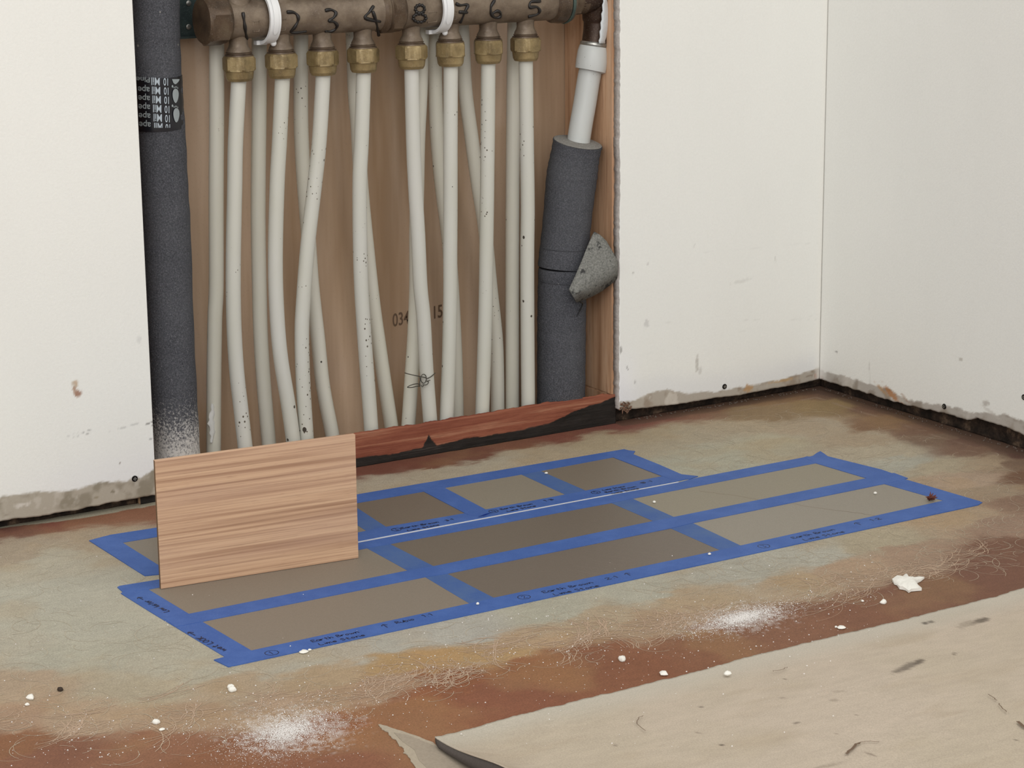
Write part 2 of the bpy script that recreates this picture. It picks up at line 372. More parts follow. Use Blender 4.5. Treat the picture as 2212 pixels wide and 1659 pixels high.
U = graded([(-2.2, -.5, .05), (-.5, .99, .0014), (.99, 1.2, .03)]); V = graded([(-2.9, -.86, .05), (-.86, .022, .0021), (.022, .17, .01)])
floor = grid('floor', U, V, lambda u, v: np.stack([u, v, np.zeros_like(u)], -1), floor_cols, 'floor'); tag(floor, kind='structure')

# sanding marks left on the floor
def in_floor(p): return p[1] < -.012 and p[0] < CX-.01
mb = MB()
edge = [(0,1575),(150,1590),(300,1585),(450,1560),(600,1530),(780,1500),(900,1478),(1000,1460),(1080,1425),(1200,1405),(1300,1385),(1450,1365),(1600,1345),(1750,1325),(1850,1300),(1950,1260),(2050,1235),(2110,1200)]
for k in range(620):
    if k % 7 == 0:
        i = random.randrange(len(edge)-1); t = random.random(); px = edge[i][0]*(1-t)+edge[i+1][0]*t; py = edge[i][1]*(1-t)+edge[i+1][1]*t
        pb = onz(px+random.gauss(0, 8), py+random.gauss(-20, 15)); rb = random.uniform(.018, .055); ab = random.uniform(195, 310) if random.random() < .8 else random.uniform(0, 360); spb = random.uniform(50, 120)
    p = pb+np.array([random.gauss(0, .004), random.gauss(0, .0045), 0]); r = rb*random.uniform(.85, 1.12); a0 = ab+random.gauss(0, 14)
    sp = spb*random.uniform(.6, 1.1); c = p[:2]-r*np.array([math.cos(math.radians(a0+sp/2)), math.sin(math.radians(a0+sp/2))])
    pts = []
    for j in range(15):
        a = math.radians(a0+sp*j/14); rr = r*(1+.12*math.sin(j*.3+k)); pts.append((c[0]+rr*1.25*math.cos(a), c[1]+rr*math.sin(a), .0002+k*3e-7))
    if all(in_floor(q) for q in pts): mb.ribbon(pts, random.choice([.0003, .0004, .0005, .0006]), (0, 0, 1))
o = mb.build('sanding_swirls', 'scratch', floor); tag(o, 'pale curved sander swirls', kind='stuff')
mb = MB()
for k in range(5200):
    px = random.uniform(-20, 2240); py = random.uniform(880, 1640); p = onz(px, py)
    if p[1] > -.05 or p[0] > CX-.03: continue
    # denser toward the right-hand side and along the tan band
    if random.random() > (.9 if px > 1450 and py < 1300 else .32): continue
    if py > 1450-(px-900)*.22+60: continue
    r = random.uniform(.006, .03); a0 = random.uniform(0, 360); sp = random.uniform(40, 160)
    pts = [(p[0]+r*math.cos(math.radians(a0+sp*j/7)), p[1]+r*math.sin(math.radians(a0+sp*j/7)), .00012+k*4e-8) for j in range(8)]
    if all(q[1] < -.04 and q[0] < CX-.02 for q in pts): mb.ribbon(pts, random.choice([.0003, .0004]), (0, 0, 1))
o = mb.build('fine_scratches', 'scratch2', floor); tag(o, 'fine curled scratches', kind='stuff')
a, b, c_, d = (onz(*p)[:2] for p in ((345, 1250), (345, 1255), (1466, 1043.5), (1466, 1040.3)))
MB().prism([a, b, c_, d], 0, .00022).build('bare_line', 'pale_line', floor)['label'] = 'thin pale line between the two blocks of tape'

# ================================================================ WALLS (drywall with stained raw paper band at the foot)
def poly_at(x, P): return np.interp(x, P[:, 0], P[:, 1])
def wall_cols(kind):
    def f(U, V):
        c = np.ones(U.shape+(3,))*lin('e6e6e1')
        c = c*(1+fbm(U, V, 6, 2)*.03+fbm(U, V*.3, 25, 4)*.025)[..., None]
        if kind == 'left':
            B = np.array([ony(*p)[[0, 2]] for p in ((-400,1150),(0,1072),(60,1066),(150,1058),(230,1042),(290,1035),(322,1022),(334,1012))])
            hb = poly_at(U, B)+fbm(U, V, 120, 7)*.006
            m = 1-sstep(-.0012, .0012, V-hb); cc = np.ones_like(c)*lin('aaa294'); g = fbm(U, V, 60, 8)
            cc = mixc(cc, lin('8e8676'), sstep(0, .2, g)); cc = mixc(cc, lin('c4bdb2'), .5*sstep(.12, .3, fbm(U, V, 90, 9)))
            c = mixc(c, lin('e2e2e3'), sstep(.05, .0, V-hb)*.6*sstep(-.22, -.05, U)); c = c*(1-m[..., None])+cc*m[..., None]
            for q in [(163,832,7,11,0,'b09a80',.7),(168,850,9,8,0,'98705a',.9),(163,843,5,10,0,'a3806a',.7),(164,828,3,5,0,'c2a98f',.8),(176,934,26,1.6,0,'9a9a98',.7),(165,944,22,1.2,0,'8d8d8b',.7),(262,925,40,1.0,0,'a8a8a5',.5),(322,914,10,1.5,0,'6d6a66',.8),(326,920,9,1.0,0,'85827e',.7),(243,1062,5,3,0,'6e6652',.7),(208,1075,6,3,0,'7c7152',.6),(45,1092,18,5,0,'cfc9c0',.8),(260,1001,2,2,0,'6d5c50',.8),(325,948,3,3,0,'77777a',.6),(300,735,5,9,0,'cdcdca',.6)]:
                p = ony(q[0], q[1]); c = blob(c, U, V, p[0], p[2], q[2]*.00053, q[3]*.00055, q[4]+7, q[5], q[6], int(q[0]))
        elif kind == 'back':
            B = np.array([ony(*p)[[0, 2]] for p in ((1340,868),(1362,868),(1400,850),(1440,842),(1462,848),(1500,850),(1530,846),(1565,842),(1600,838),(1620,832),(1680,822),(1772,795))])
            hb = poly_at(U, B)+fbm(U, V, 90, 17)*.006; m = 1-sstep(-.001, .001, V-hb)
            cc = np.ones_like(c)*lin('aaa296'); cc = mixc(cc, lin('96897a'), sstep(0, .2, fbm(U, V, 70, 18))); cc = mixc(cc, lin('cbc5ba'), .7*sstep(.05, .16, fbm(U, V, 50, 12)))
            c = mixc(c, lin('e8e8ee'), .8*sstep(.035, 0, U-W-.004+.01*fbm(U, V, 20, 5))*sstep(.12, .02, V)*(1-m)); c = mixc(c, lin('d7d8da'), .5*sstep(.035, .005, V-hb))
            c = c*(1-m[..., None])+cc*m[..., None]
            for q in [(1618,838,14,8,0,'b0895a',.8),(1690,822,40,3,0,'b5966a',.7),(1506,785,4,22,0,'bcb9b2',.8),(1512,802,6,10,0,'c0bdb8',.6),(1356,797,2,7,30,'8d8a88',.8),(1372,826,2,8,0,'8d8a88',.5),(1396,700,7,10,0,'c6c5c2',.7),(1368,590,2,2,0,'b0aeaa',.8),(1748,812,12,3,0,'7a6a58',.6),(1758,805,8,3,0,'857868',.6),(1763,812,6,7,0,'94603f',.7),(1675,560,2,10,20,'c2c0ba',.6),(1500,530,1.5,8,0,'c8c6c2',.6),(1600,608,30,4,5,'cecdc7',.5),(1341,755,3,10,0,'8a8783',.7),(1400,570,3,3,0,'c9c7c3',.7)]:
                p = ony(q[0], q[1]); c = blob(c, U, V, p[0], p[2], q[2]*.00056, q[3]*.00058, q[4], q[5], q[6], int(q[0]))
            for z0, sl, s_ in ((.13, -.12, .22), (.085, .05, .18), (.205, -.05, .15)):
                c = mixc(c, lin('b5b3ae'), s_*sstep(.0008, 0, np.abs(V-z0-(U-W)*sl+fbm(U, V, 8, 3)*.012))*sstep(-.1, .2, fbm(U, V, 30, 6)))
            c = mixc(c, lin('e9e7e0'), .6*sstep(.012, .0, CX-U))
        elif kind == 'right':        # U = distance from corner toward the camera, V = height
            B = np.array([(-onx(*p, x=CX)[1], onx(*p, x=CX)[2]) for p in ((1773,800),(1800,808),(1850,818),(1876,828),(1920,840),(1950,858),(2000,868),(2040,874),(2080,885),(2130,893),(2180,898),(2230,915))])
            hb = poly_at(U, B)+fbm(U, V, 90, 27)*.008; m = 1-sstep(-.001, .001, V-hb)
            cc = np.ones_like(c)*lin('ada79f'); cc = mixc(cc, lin('948b80'), sstep(0, .2, fbm(U, V, 60, 28))); cc = mixc(cc, lin('c9c4bb'), .6*sstep(.05, .2, fbm(U, V, 40, 29)))
            c = c*(1-m[..., None])+cc*m[..., None]
            for q in [(1925,850,24,7,-25,'a9713c',.8),(1905,842,18,4,-25,'b58d5c',.6),(1807,760,3,3,0,'8e8b88',.9),(2075,776,4,4,0,'bdb9b0',.8),(2130,870,6,6,0,'b3aea6',.8),(1764+9,815,6,5,0,'8a5638',.6),(1955,860,12,3,-25,'936a45',.5),(2140,890,20,4,-20,'bfbab2',.5)]:
                p = onx(q[0], q[1], CX); c = blob(c, U, V, -p[1], p[2], q[2]*.0009, q[3]*.0006, q[4], q[5], q[6], int(q[0]))
            c = mixc(c, lin('ecebe6'), .7*sstep(.02, .0, U)*sstep(.13, .05, V)); 
            e = sstep(.0015, 0, np.abs(U-.098-fbm(U, V, 30, 2)*.01))*sstep(.02, .03, V)*sstep(.06, .05, V); c = mixc(c, lin('a39e95'), .5*e)
        return c
    return f
def drywall(name, U, V, fn, kind, flip=False):
    o = grid(name, U, V, fn, wall_cols(kind), 'wall'); o.data.materials.append(M['gypsum'])
    if flip: o.data.flip_normals()
    s = o.modifiers.new('thickness', 'SOLIDIFY'); s.thickness = DRY; s.offset = -1; s.material_offset_rim = 1; s.use_rim = True
    return tag(o, kind='structure')
LB = np.array([ony(*p)[[0, 2]] for p in ((-500,1207),(0,1126),(100,1112),(170,1100),(240,1086),(330,1071),(345,1069))])
def lowest(u, B, amp, seed): return poly_at(u, B)+fbm(u, u*0+.3, 90, seed)*amp
def wfn_left(u, v):
    h = lowest(u, LB, .0025, 71); z = h+v*(2.4-h); return np.stack([u, u*0, z], -1)
def vgrade(top=2.4): # fraction grid: fine for the lowest 0.62 m
    return np.concatenate([np.linspace(0, .26, 330)[:-1], np.linspace(.26, 1, 12)])
VL = vgrade()
def cols_at(kind, fn, axis):
    base = wall_cols(kind)
    def g(u, v):
        P = fn(u, v); return base(u if axis else u, P[..., 2])
    return g
def drywall2(name, U, fn, kind, flip=False):
    o = grid(name, U, VL, fn, cols_at(kind, fn, 0), 'wall'); o.data.materials.append(M['gypsum'])
    if flip: o.data.flip_normals()
    s = o.modifiers.new('thickness', 'SOLIDIFY'); s.thickness = DRY; s.offset = -1; s.material_offset_rim = 1
    return tag(o, kind='structure')
drywall2('wall_left', graded([(-2.2, -.42, .2), (-.42, 0, .0016)]), wfn_left, 'left')
BB = np.array([ony(*p)[[0, 2]] for p in ((1335,886),(1400,880),(1460,874),(1530,862),(1600,853),(1680,838),(1740,826),(1775,817))])
def wfn_back(u, v):
    h = lowest(u, BB, .002, 72); z = h+v*(2.4-h)
    x = u+np.where(np.abs(u-W) < 1e-6, (fbm(z, z*0+.5, 220, 5)*.0022+fbm(z, z*0+.1, 20, 6)*.0015), 0)
    return np.stack([x, u*0, z], -1)
drywall2('wall_back', graded([(W, CX, .0016)]), wfn_back, 'back')
RB = np.array([(-onx(*p, x=CX)[1], onx(*p, x=CX)[2]) for p in ((1772,819),(1800,828),(1850,842),(1900,857),(1950,872),(2000,884),(2050,896),(2090,905),(2110,903),(2135,912),(2160,917),(2190,930),(2212,940),(2300,968))])
def wfn_right(u, v):
    h = lowest(u, RB, .004, 73); z = h+v*(2.4-h); return np.stack([u*0+CX, -u, z], -1)
drywall2('wall_right', graded([(0, .55, .002), (.55, 2.9, .3)]), wfn_right, 'right')
# wall above the opening
o = MB().box((0, 0, .78), (W, DRY, 2.4)).build('wall_front', 'gypsum'); tag(o, kind='structure')
YB = .117
tag(MB().box((-.12, YB, 0), (W+.02, YB+.01, 2.4)).build('wall_rear', 'board_rear'), kind='structure')
def stamp_text(body, size, fill='stamp'):
    cu = bpy.data.curves.new('t', 'FONT'); cu.body = body; cu.size = size; cu.align_x = 'CENTER'; cu.align_y = 'CENTER'; cu.offset = size*.012
    ob = bpy.data.objects.new('t', cu); COL.objects.link(ob); dg = bpy.context.evaluated_depsgraph_get()
    me = bpy.data.meshes.new_from_object(ob.evaluated_get(dg)); bpy.data.objects.remove(ob); bpy.data.curves.remove(cu); return me
rear = bpy.data.objects['wall_rear']
for s, px, py, sz in (('034', 866, 690, .019), ('15', 945, 675, .019)):
    me = stamp_text(s, sz); p = ony(px, py, YB-.0004); V3 = np.zeros(len(me.vertices)*3); me.vertices.foreach_get('co', V3); V3 = V3.reshape(-1, 3)
    Q = np.stack([p[0]+V3[:, 0]*.8, np.full(len(V3), YB-.0004), p[2]+V3[:, 1]*1.15+V3[:, 0]*.06], -1); me.vertices.foreach_set('co', Q.ravel()); me.materials.clear()
    link('stamped_digits', me, 'stamp', rear)

# ================================================================ framing
def wood_box(name, a, b, mat, label, cat, foot=True):
    mb = MB().box(a, b)
    if foot: mb.box((a[0], .026, .0), (b[0], b[1], a[2]))
    me = mb.mesh(name); bm = bmesh.new(); bm.from_mesh(me); bmesh.ops.bevel(bm, geom=bm.edges[:], offset=.0012, segments=2, affect='EDGES'); bm.to_mesh(me); bm.free()
    return tag(link(name, me, mat), label, cat)
wood_box('wall_stud', (W-.0015, DRY+.0002, .0345), (W+.036, YB-.0005, 2.38), 'stud', 'reddish brown wooden stud at the right side of the open wall cavity', 'stud')
wood_box('wall_stud', (-.06, DRY+.0002, .0305), (-.022, YB-.0005, 2.38), 'stud', 'wooden stud behind the left drywall edge, hidden by the taped grey pipe', 'stud')
# sill plate, with a ragged coat of black adhesive along its lower front
sz = ony(900, 906, DRY+.001)[2]
SILL_T = np.array([ony(*p, y=.009)[[0, 2]] for p in ((340, 1006), (752, 940), (1038, 896), (1180, 872), (1330, 851), (1345, 849))])
TARP = np.array([ony(*p, y=.009)[[0, 2]] for p in ((340, 1050),(752,991),(800,985),(859,979),(912,966),(919,955),(926,939),(933,950),(944,962),(979,953),(1038,942),(1090,936),(1128,929),(1188,914),(1230,893),(1262,880),(1300,868),(1345,850))])
U = graded([(-.015, W+.001, .0012)]); Vv = np.linspace(0, 1, 40)
def sill_fn(u, v):
    t = poly_at(u, SILL_T); z = v*t; y = .009+fbm(u, z, 60, 4)*.0015; y = np.where(v > .98, y+.0004, y); return np.stack([u, y, z], -1)
o = grid('sill_front', U, Vv, sill_fn, None, 'sill')
uu, vv = np.meshgrid(U, Vv); zz = sill_fn(uu, vv)[..., 2]; hb = poly_at(uu, TARP)+fbm(uu, zz*3, 90, 6)*.003+fbm(uu*.3, zz, 300, 8)*.002
tarv = sstep(.0006, -.0006, zz-hb).ravel(); at = o.data.attributes.new('Tar', 'FLOAT', 'POINT'); at.data.foreach_set('value', tarv.astype(np.float32))
s = o.modifiers.new('thickness', 'SOLIDIFY'); s.thickness = .012; s.offset = -1; s.material_offset_rim = 1; o.data.materials.append(M['sill_top'])
o.name = 'sill_plate'; tag(o, 'low painted wooden sill board with black adhesive along the foot of the open cavity', 'sill')
# black adhesive and recess below the drywall
U = graded([(W+.0012, CX+.02, .002)])
def rec(u, v): return np.stack([u, .0155+.004*sstep(W, W+.1, u)+fbm(u, v, 80, 3)*.003, v*.034+0*u], -1)
o = grid('trim_1', U, np.linspace(0, 1, 16), rec, None, 'tar'); tag(o, kind='structure'); s = o.modifiers.new('t', 'SOLIDIFY'); s.thickness = .004; s.offset = -1
def rec2(u, v): return np.stack([CX+.0185+fbm(u, v, 80, 3)*.003, -u, v*.034+0*u], -1)
o = grid('trim_2', graded([(-.02, .6, .003)]), np.linspace(0, 1, 16), rec2, None, 'tar'); tag(o, kind='structure'); s = o.modifiers.new('t', 'SOLIDIFY'); s.thickness = .004; s.offset = -1
def rec3(u, v): return np.stack([u, .0145+fbm(u, v, 60, 3)*.003, v*.03+0*u], -1)
o = grid('trim_3', graded([(-.6, -.016, .003)]), np.linspace(0, 1, 16), rec3, None, 'tar'); tag(o, kind='structure'); s = o.modifiers.new('t', 'SOLIDIFY'); s.thickness = .004; s.offset = -1

# ================================================================ PLASTIC PIPES
FY, RY, RP = .0362, .078, .0083
FRONT = {
 '1': [(517,150),(509,300),(507,400),(504,563),(505,690),(511,798),(520,880),(529,960)],
 '2': [(611,150),(604,300),(598.6,400),(595,545),(597,653),(605,762),(622,870),(634,955)],
 '3': [(699,145),(690,300),(679,405),(665,526),(655,653),(652,725),(655,834),(662,945)],
 '4': [(786,140),(781,300),(777,400),(779,581),(787,725),(797.8,870),(802,930)],
 '8': [(888.5,130),(892.5,298),(896.8,400),(903,508),(908,617),(915,689),(921,798),(929,905)],
 '7': [(973.8,125),(973,300),(973,447),(972.5,545),(972.5,635),(970,762),(964.8,903)],
 '6': [(1055,120),(1053.5,298),(1051.8,447),(1050.5,545),(1049,653),(1046,762),(1042,885)],
 '5': [(1135.6,115),(1138,300),(1140,447),(1139,545),(1139.5,700),(1141,872)]}
REAR = [
 ('rear plastic pipe at the far left of the row, white plaster smear low down', [(468,90),(468,250),(467,410),(467,617),(464,690),(462,830),(461.5,965)]),
 ('straight rear plastic pipe behind the left white clip', [(560,80),(559.8,224),(557.8,410),(558,500),(560,617),(563,725),(570,834),(580,950)]),
 ('rear plastic pipe crossing behind the strongly left-swinging front pipe, ending right of it', [(650,70),(650,249),(653,336),(658,410),(666,508),(674,617),(686,725),(697.8,834),(717,935)]),
 ('rear plastic pipe leaning into the wide gap, right of the fourth front pipe', [(762,70),(767,199),(773,273),(780,400),(794,545),(806,653),(816,725),(832,834),(846,925)]),
 ('rear plastic pipe wired to the front pipe, emerging to its left at the foot', [(912,70),(908,200),(903,300),(901,400),(899,508),(899,617),(895,720),(890,798),(883,905)]),
 ('rear plastic pipe behind the right white clip, passing behind a front pipe lower down', [(938,60),(940,190),(944.6,298),(954,400),(967.7,508),(976,617),(981.8,725),(984.7,798),(987,905)]),
 ('most slanted rear plastic pipe, running down to the right behind a front pipe', [(998,60),(1004.8,190),(1018.6,298),(1032.8,400),(1047,490),(1059.5,617),(1071,725),(1074,798),(1075,885)]),
 ('straight rear plastic pipe close to the left of the rightmost front pipe', [(1111,55),(1109,200),(1107,447),(1106.5,600),(1106.5,745),(1106.5,872)])]
def pipe_obj(pts, y, mat, label, top=None, ybot=None):
    P = []
    for i, (a, b) in enumerate(pts):
        yy = y if ybot is None else y+(ybot-y)*(i/(len(pts)-1))**1.5
        P.append(ony(a, b, yy))
    d = P[-1]-P[-2]; d /= -d[2]; P.append(P[-1]+d*(P[-1][2]-.0002)); P[-1][2] = .0002
    if top is not None: d = P[0]-P[1]; d /= d[2]; P.insert(0, P[0]+d*(top-P[0][2]))
    S = smoothpath(P[::-1], 7); o = MB().tube(S, RP, 20).build('plastic_pipe', mat, None, 3.2)
    return tag(o, label, 'pipe', 'plastic heating pipes in the wall cavity'), S
FLAB = {'1': 'leftmost of the front plastic pipes, bowing gently left at mid height', '2': 'front plastic pipe under the nut just right of the left white clip', '3': 'front plastic pipe that swings strongly left and crosses the pipe behind it', '4': 'front plastic pipe just left of the widest gap between the brass nuts', '8': 'front plastic pipe just right of the widest gap, tied with wire low down', '7': 'front plastic pipe hanging just right of the right white clip', '6': 'second front plastic pipe from the right, crossed behind by a slanting pipe', '5': 'rightmost front plastic pipe, next to the thick grey foam sleeve'}
for k, pts in FRONT.items():
    pipe_obj(pts, FY, 'pipe', FLAB[k])
for i, (lab, pts) in enumerate(REAR):
    o, S = pipe_obj(pts, RY if i not in (4,) else .066, 'pipe_rear', lab, .78)
    if i == 0:
        mb = MB(); q = [np.array(ony(458.5+math.sin(k*.9)*1.5, 872+k*7, RY-RP*.98)) for k in range(13)]
        R = [(.4+.9*math.sin(k/12*math.pi))*.0028*(1+.4*math.sin(k*2.3)) for k in range(13)]
        vs = []
        for p, r in zip(q, R): vs += [p+np.array([-r, .0007, 0]), p+np.array([-r*.3, -.0009, 0]), p+np.array([r*.4, -.0008, 0]), p+np.array([r, .0007, 0])]
        fs = [(4*k+j, 4*k+j+1, 4*k+j+5, 4*k+j+4) for k in range(12) for j in range(3)]
        mb.add(vs, fs).build('plaster_smear', 'pipe_dust', o, 3.2)['label'] = 'white plaster smear'

# ================================================================ MANIFOLD
Z0 = .4415; MZ = Z0+.0655; MY = FY; MR = .0212
man = empty('manifold', (ony(517, 50, MY)[0], MY, MZ-.07), 'brown bronze pipe manifold with eight brass outlets numbered in black marker', 'manifold')
def xat(px, py=45): return ony(px, py, MY)[0]
def hitc(px, py, r=MR):
    d = ray(px, py); oy, oz = CAM[1]-MY, CAM[2]-MZ; A = d[1]**2+d[2]**2; B = 2*(oy*d[1]+oz*d[2]); C = oy*oy+oz*oz-r*r
    D = max(B*B-4*A*C, 0); t = (-B-math.sqrt(D))/(2*A); return CAM+d*t
x0, x1 = xat(480), xat(815); x2, x3 = xat(858), xat(1200)
ax = (0, MY, MZ)
MB().lathe(ax, [(x0, MR*.97), (x0+.006, MR), (x1-.004, MR), (x1, MR*1.04)], 'x', 48).build('manifold_body', 'bronze', man, .7)
MB().lathe(ax, [(x2, MR*1.04), (x2+.004, MR), (x3-.006, MR), (x3, MR*1.02)], 'x', 48).build('manifold_body', 'bronze', man, .7)
MB().lathe(ax, [(x1-.001, .022), (x1+.002, .0245), (x1+.006, .0245), (x1+.008, .0225), (x1+.0095, .0225), (x1+.011, .027, .2), (xat(858)-.003, .027, .2), (xat(858), .0235), (xat(858)+.002, .022)], 'x', 48).build('coupling', 'bronze_dark', man, .5)
xc = xat(455)
MB().lathe(ax, [(xc-.012, .015), (xc-.0105, .0235), (xc-.008, .0255), (xc-.006, .0285, .3), (xc+.012, .0285, .3), (xc+.014, .025), (xc+.017, .0225)], 'x', 48).build('end_cap', 'bronze_dark', man, .5)
xr = xat(1190)
MB().lathe(ax, [(xr-.002, .0215), (xr, .0245), (xr+.008, .0255), (xr+.014, .0255), (xr+.0155, .0225), (xr+.017, .0225), (xr+.018, .0245), (xr+.022, .0245), (xr+.023, .018)], 'x', 48).build('union_collar', 'bronze_dark', man, .5)
MB().lathe(ax, [(xr+.0152, .0258), (xr+.017, .0265), (xr+.0188, .0258)], 'x', 48).build('union_ring', 'patina', man, .5)
outx = [ony(a, b, MY)[0] for a, b in ((517,172),(610,168.5),(698,162),(785,157),(889.5,148),(973.6,143),(1055,138),(1135.6,129))]
OX = [.13302+.05*i+(.01107 if i >= 4 else 0) for i in range(8)]
for i, x in enumerate(OX):
    nk = MB().lathe((x, MY, 0), [(MZ-MR*.75, .0115), (Z0+.044, .0102), (Z0+.039, .0100), (Z0+.036, .0108), (Z0+.0325, .0128), (Z0+.0308, .0130), (Z0+.0302, .0120)], 'z', 32).build('outlet', 'bronze', man, .6)
    MB().lathe((x, MY, 0), [(Z0+.0308, .0124), (Z0+.0300, .0140), (Z0+.0292, .0140), (Z0+.0288, .0132), (Z0+.0282, .0132), (Z0+.0278, .0150), (Z0+.0262, .0154), (Z0+.026, .0145)], 'z', 32).build('washer', 'bronze_dark', nk, .6)
    ph = random.uniform(0, 1.05) if i != 3 else .35
    MB().lathe((x, MY, 0), [(Z0+.0266, .0152), (Z0+.0262, .0160), (Z0+.0240, .0184, ph), (Z0+.0125, .0184, ph), (Z0+.0108, .0168), (Z0+.0104, .0155), (Z0+.003, .0146), (Z0, .0130), (Z0+.0005, .0086)], 'z', 48).build('compression_nut', 'brass', nk, .3)
    # valve seat above each outlet
    vs = MB().lathe((x, MY, 0), [(MZ+MR*.62, .0155), (MZ+.0215, .0150), (MZ+.0225, .0162), (MZ+.030, .0162), (MZ+.031, .0148)], 'z', 32).build('valve_seat', 'bronze', man, .6)
    MB().lathe((x, MY, 0), [(MZ+.031, .0155 if i else .017), (MZ+.034, .017), (MZ+.05, .018), (MZ+.054, .016)], 'z', 24).build('valve_cap', 'black_plastic', vs, .6)
C1 = lambda a, b: (270+a/4.0218, b/4.0218); C2 = lambda a, b: (800+a/3.6867, b/3.6867)
def ell(cx, cy, rx, ry, n=20, a0=0): return [(cx+rx*math.cos(a0+2*math.pi*i/n), cy+ry*math.sin(a0+2*math.pi*i/n)) for i in range(n+1)]
DIG = {
 '1': [[C1(1025, 108), C1(1032, 160), C1(1040, 220), C1(1048, 280), C1(1057, 335)]],
 '2': [[C1(*p) for p in ((1405,105),(1465,108),(1502,140),(1502,185),(1475,235),(1440,278),(1500,282),(1575,272))]],
 '3': [[C1(*p) for p in ((1738,92),(1790,85),(1832,110),(1815,150),(1775,180),(1815,190),(1842,220),(1825,255),(1785,272),(1740,270))]],
 '4': [[(807,13),(798,26),(789,39),(822,47)], [(805,24),(812,45),(818,76)]],
 '8': [[C2(*p) for p in ell(395, 72, 36, 32)], [C2(*p) for p in ell(392, 143, 50, 33)]],
 '7': [[C2(*p) for p in ((680,28),(715,42),(775,40),(750,100),(715,180))], [C2(*p) for p in ((705,95),(775,100))]],
 '6': [[C2(*p) for p in ((990,2),(962,50),(962,105),(990,140),(1030,135),(1038,105),(1010,88),(970,110))]],
 '5': [[C2(*p) for p in ((1355,10),(1280,15),(1270,58),(1325,55),(1348,85),(1325,115),(1258,132))]]}
nrmc = lambda p: np.array([0, p[1]-MY, p[2]-MZ])/MR
for k, strokes in DIG.items():
    mb = MB()
    for st in strokes:
        P = [hitc(a, b, MR+.00035) for a, b in st]; S = smoothpath(P, 5) if len(P) > 2 else [P[0]+(P[1]-P[0])*t/6 for t in range(7)]
        mb.tube([p for p in S], [.0017*(1+.25*math.sin(i*.7)) for i in range(len(S))], 8)
    mb.build('digit_mark', 'black_ink', man, 3.2)['label'] = 'black marker digit ' + k
for fr in (((547,47),(560,45),(560,68),(547,69),(547,47)), ((604,42),(618,41),(617,65),(604,66),(604,42)), ((924,27),(944,25),(944,47),(924,49),(924,27)), ((972,25),(987,24),(986,42),(971,43),(972,25))):
    MB().tube([hitc(a, b, MR+.0002) for a, b in fr], .0006, 6).build('cast_frame', 'bronze', man, 3.2)
# right end: nipple, elbow, sleeve
xe = ony(1285, 30, MY)[0]
MB().lathe(ax, [(xr+.02, .0165), (xr+.024, .0165), (xr+.026, .0195, .1), (xr+.034, .0195, .1), (xr+.036, .0165), (xe-.016, .0165)], 'x', 36).build('nipple', 'bronze_dark', man, .6)
ee = [ony(a, b, MY+.004) for a, b in ((1289, 40), (1289, 60), (1287, 80), (1284.5, 99))]; ep = [(ee[0][0]-.030, MY, MZ), (ee[0][0]-.014, MY, MZ+.0005), (ee[0][0]-.004, MY+.002, MZ-.003)]+ee
elb = MB().tube(smoothpath(ep, 5), [.0165]*6+[.0168]*10+[.0156]*15, 32).build('elbow', 'elbow', man, 3.2)
# white paint smear down the right-hand side of the elbow
mb = MB(); vs = []
rows = 16
for i in range(rows):
    t = i/(rows-1); py = 0+96*t; xl = 1304-9*t+1.2*math.sin(i*2.1); xr_ = 1310+11*math.sin(math.pi*min(1, t*.98+.1))
    for j in range(5):
        px = xl+(xr_-xl)*j/4; vs.append(np.array(ony(px, py-2, MY+.004-.0215+.009*(j/4)**2)))
mb.add(vs, [(i*5+j, (i+1)*5+j, (i+1)*5+j+1, i*5+j+1) for i in range(rows-1) for j in range(4)])
o = mb.build('paint_smear', 'putty', elb, 3.2); o['label'] = 'white paint smear'; s = o.modifiers.new('t', 'SOLIDIFY'); s.thickness = .0012; s.offset = -1
# bracket plate behind
br = empty('mounting_bracket', tuple(ony(410, 80, .095)), 'dark galvanised steel bracket plate behind the left end of the manifold', 'bracket')
p0 = ony(372, 84, .098); p1 = ony(470, 78, .098)
MB().box((p0[0], .096, p0[2]), (p1[0]+.02, .099, .60)).build('plate', 'plate', br)
MB().box((p0[0]+.0, .090, p0[2]), (p1[0]+.02, .096, p0[2]+.0025)).build('flange', 'plate', br)
for a, b in ((407, 7), (407, 58), (404, 88)):
    p = ony(a, b, .096)
    if b < 80: MB().lathe((p[0], .0965, p[2]), [(0, .001)], 'z') ; mb = MB(); mb.rings([[(p[0]+r*math.cos(t), .0965-h, p[2]+r*math.sin(t)) for t in [2*math.pi*i/12 for i in range(12)]] for h, r in ((0, .003), (.0015, .003), (.0022, .0018))]).build('rivet', 'steel', br, .6, True)
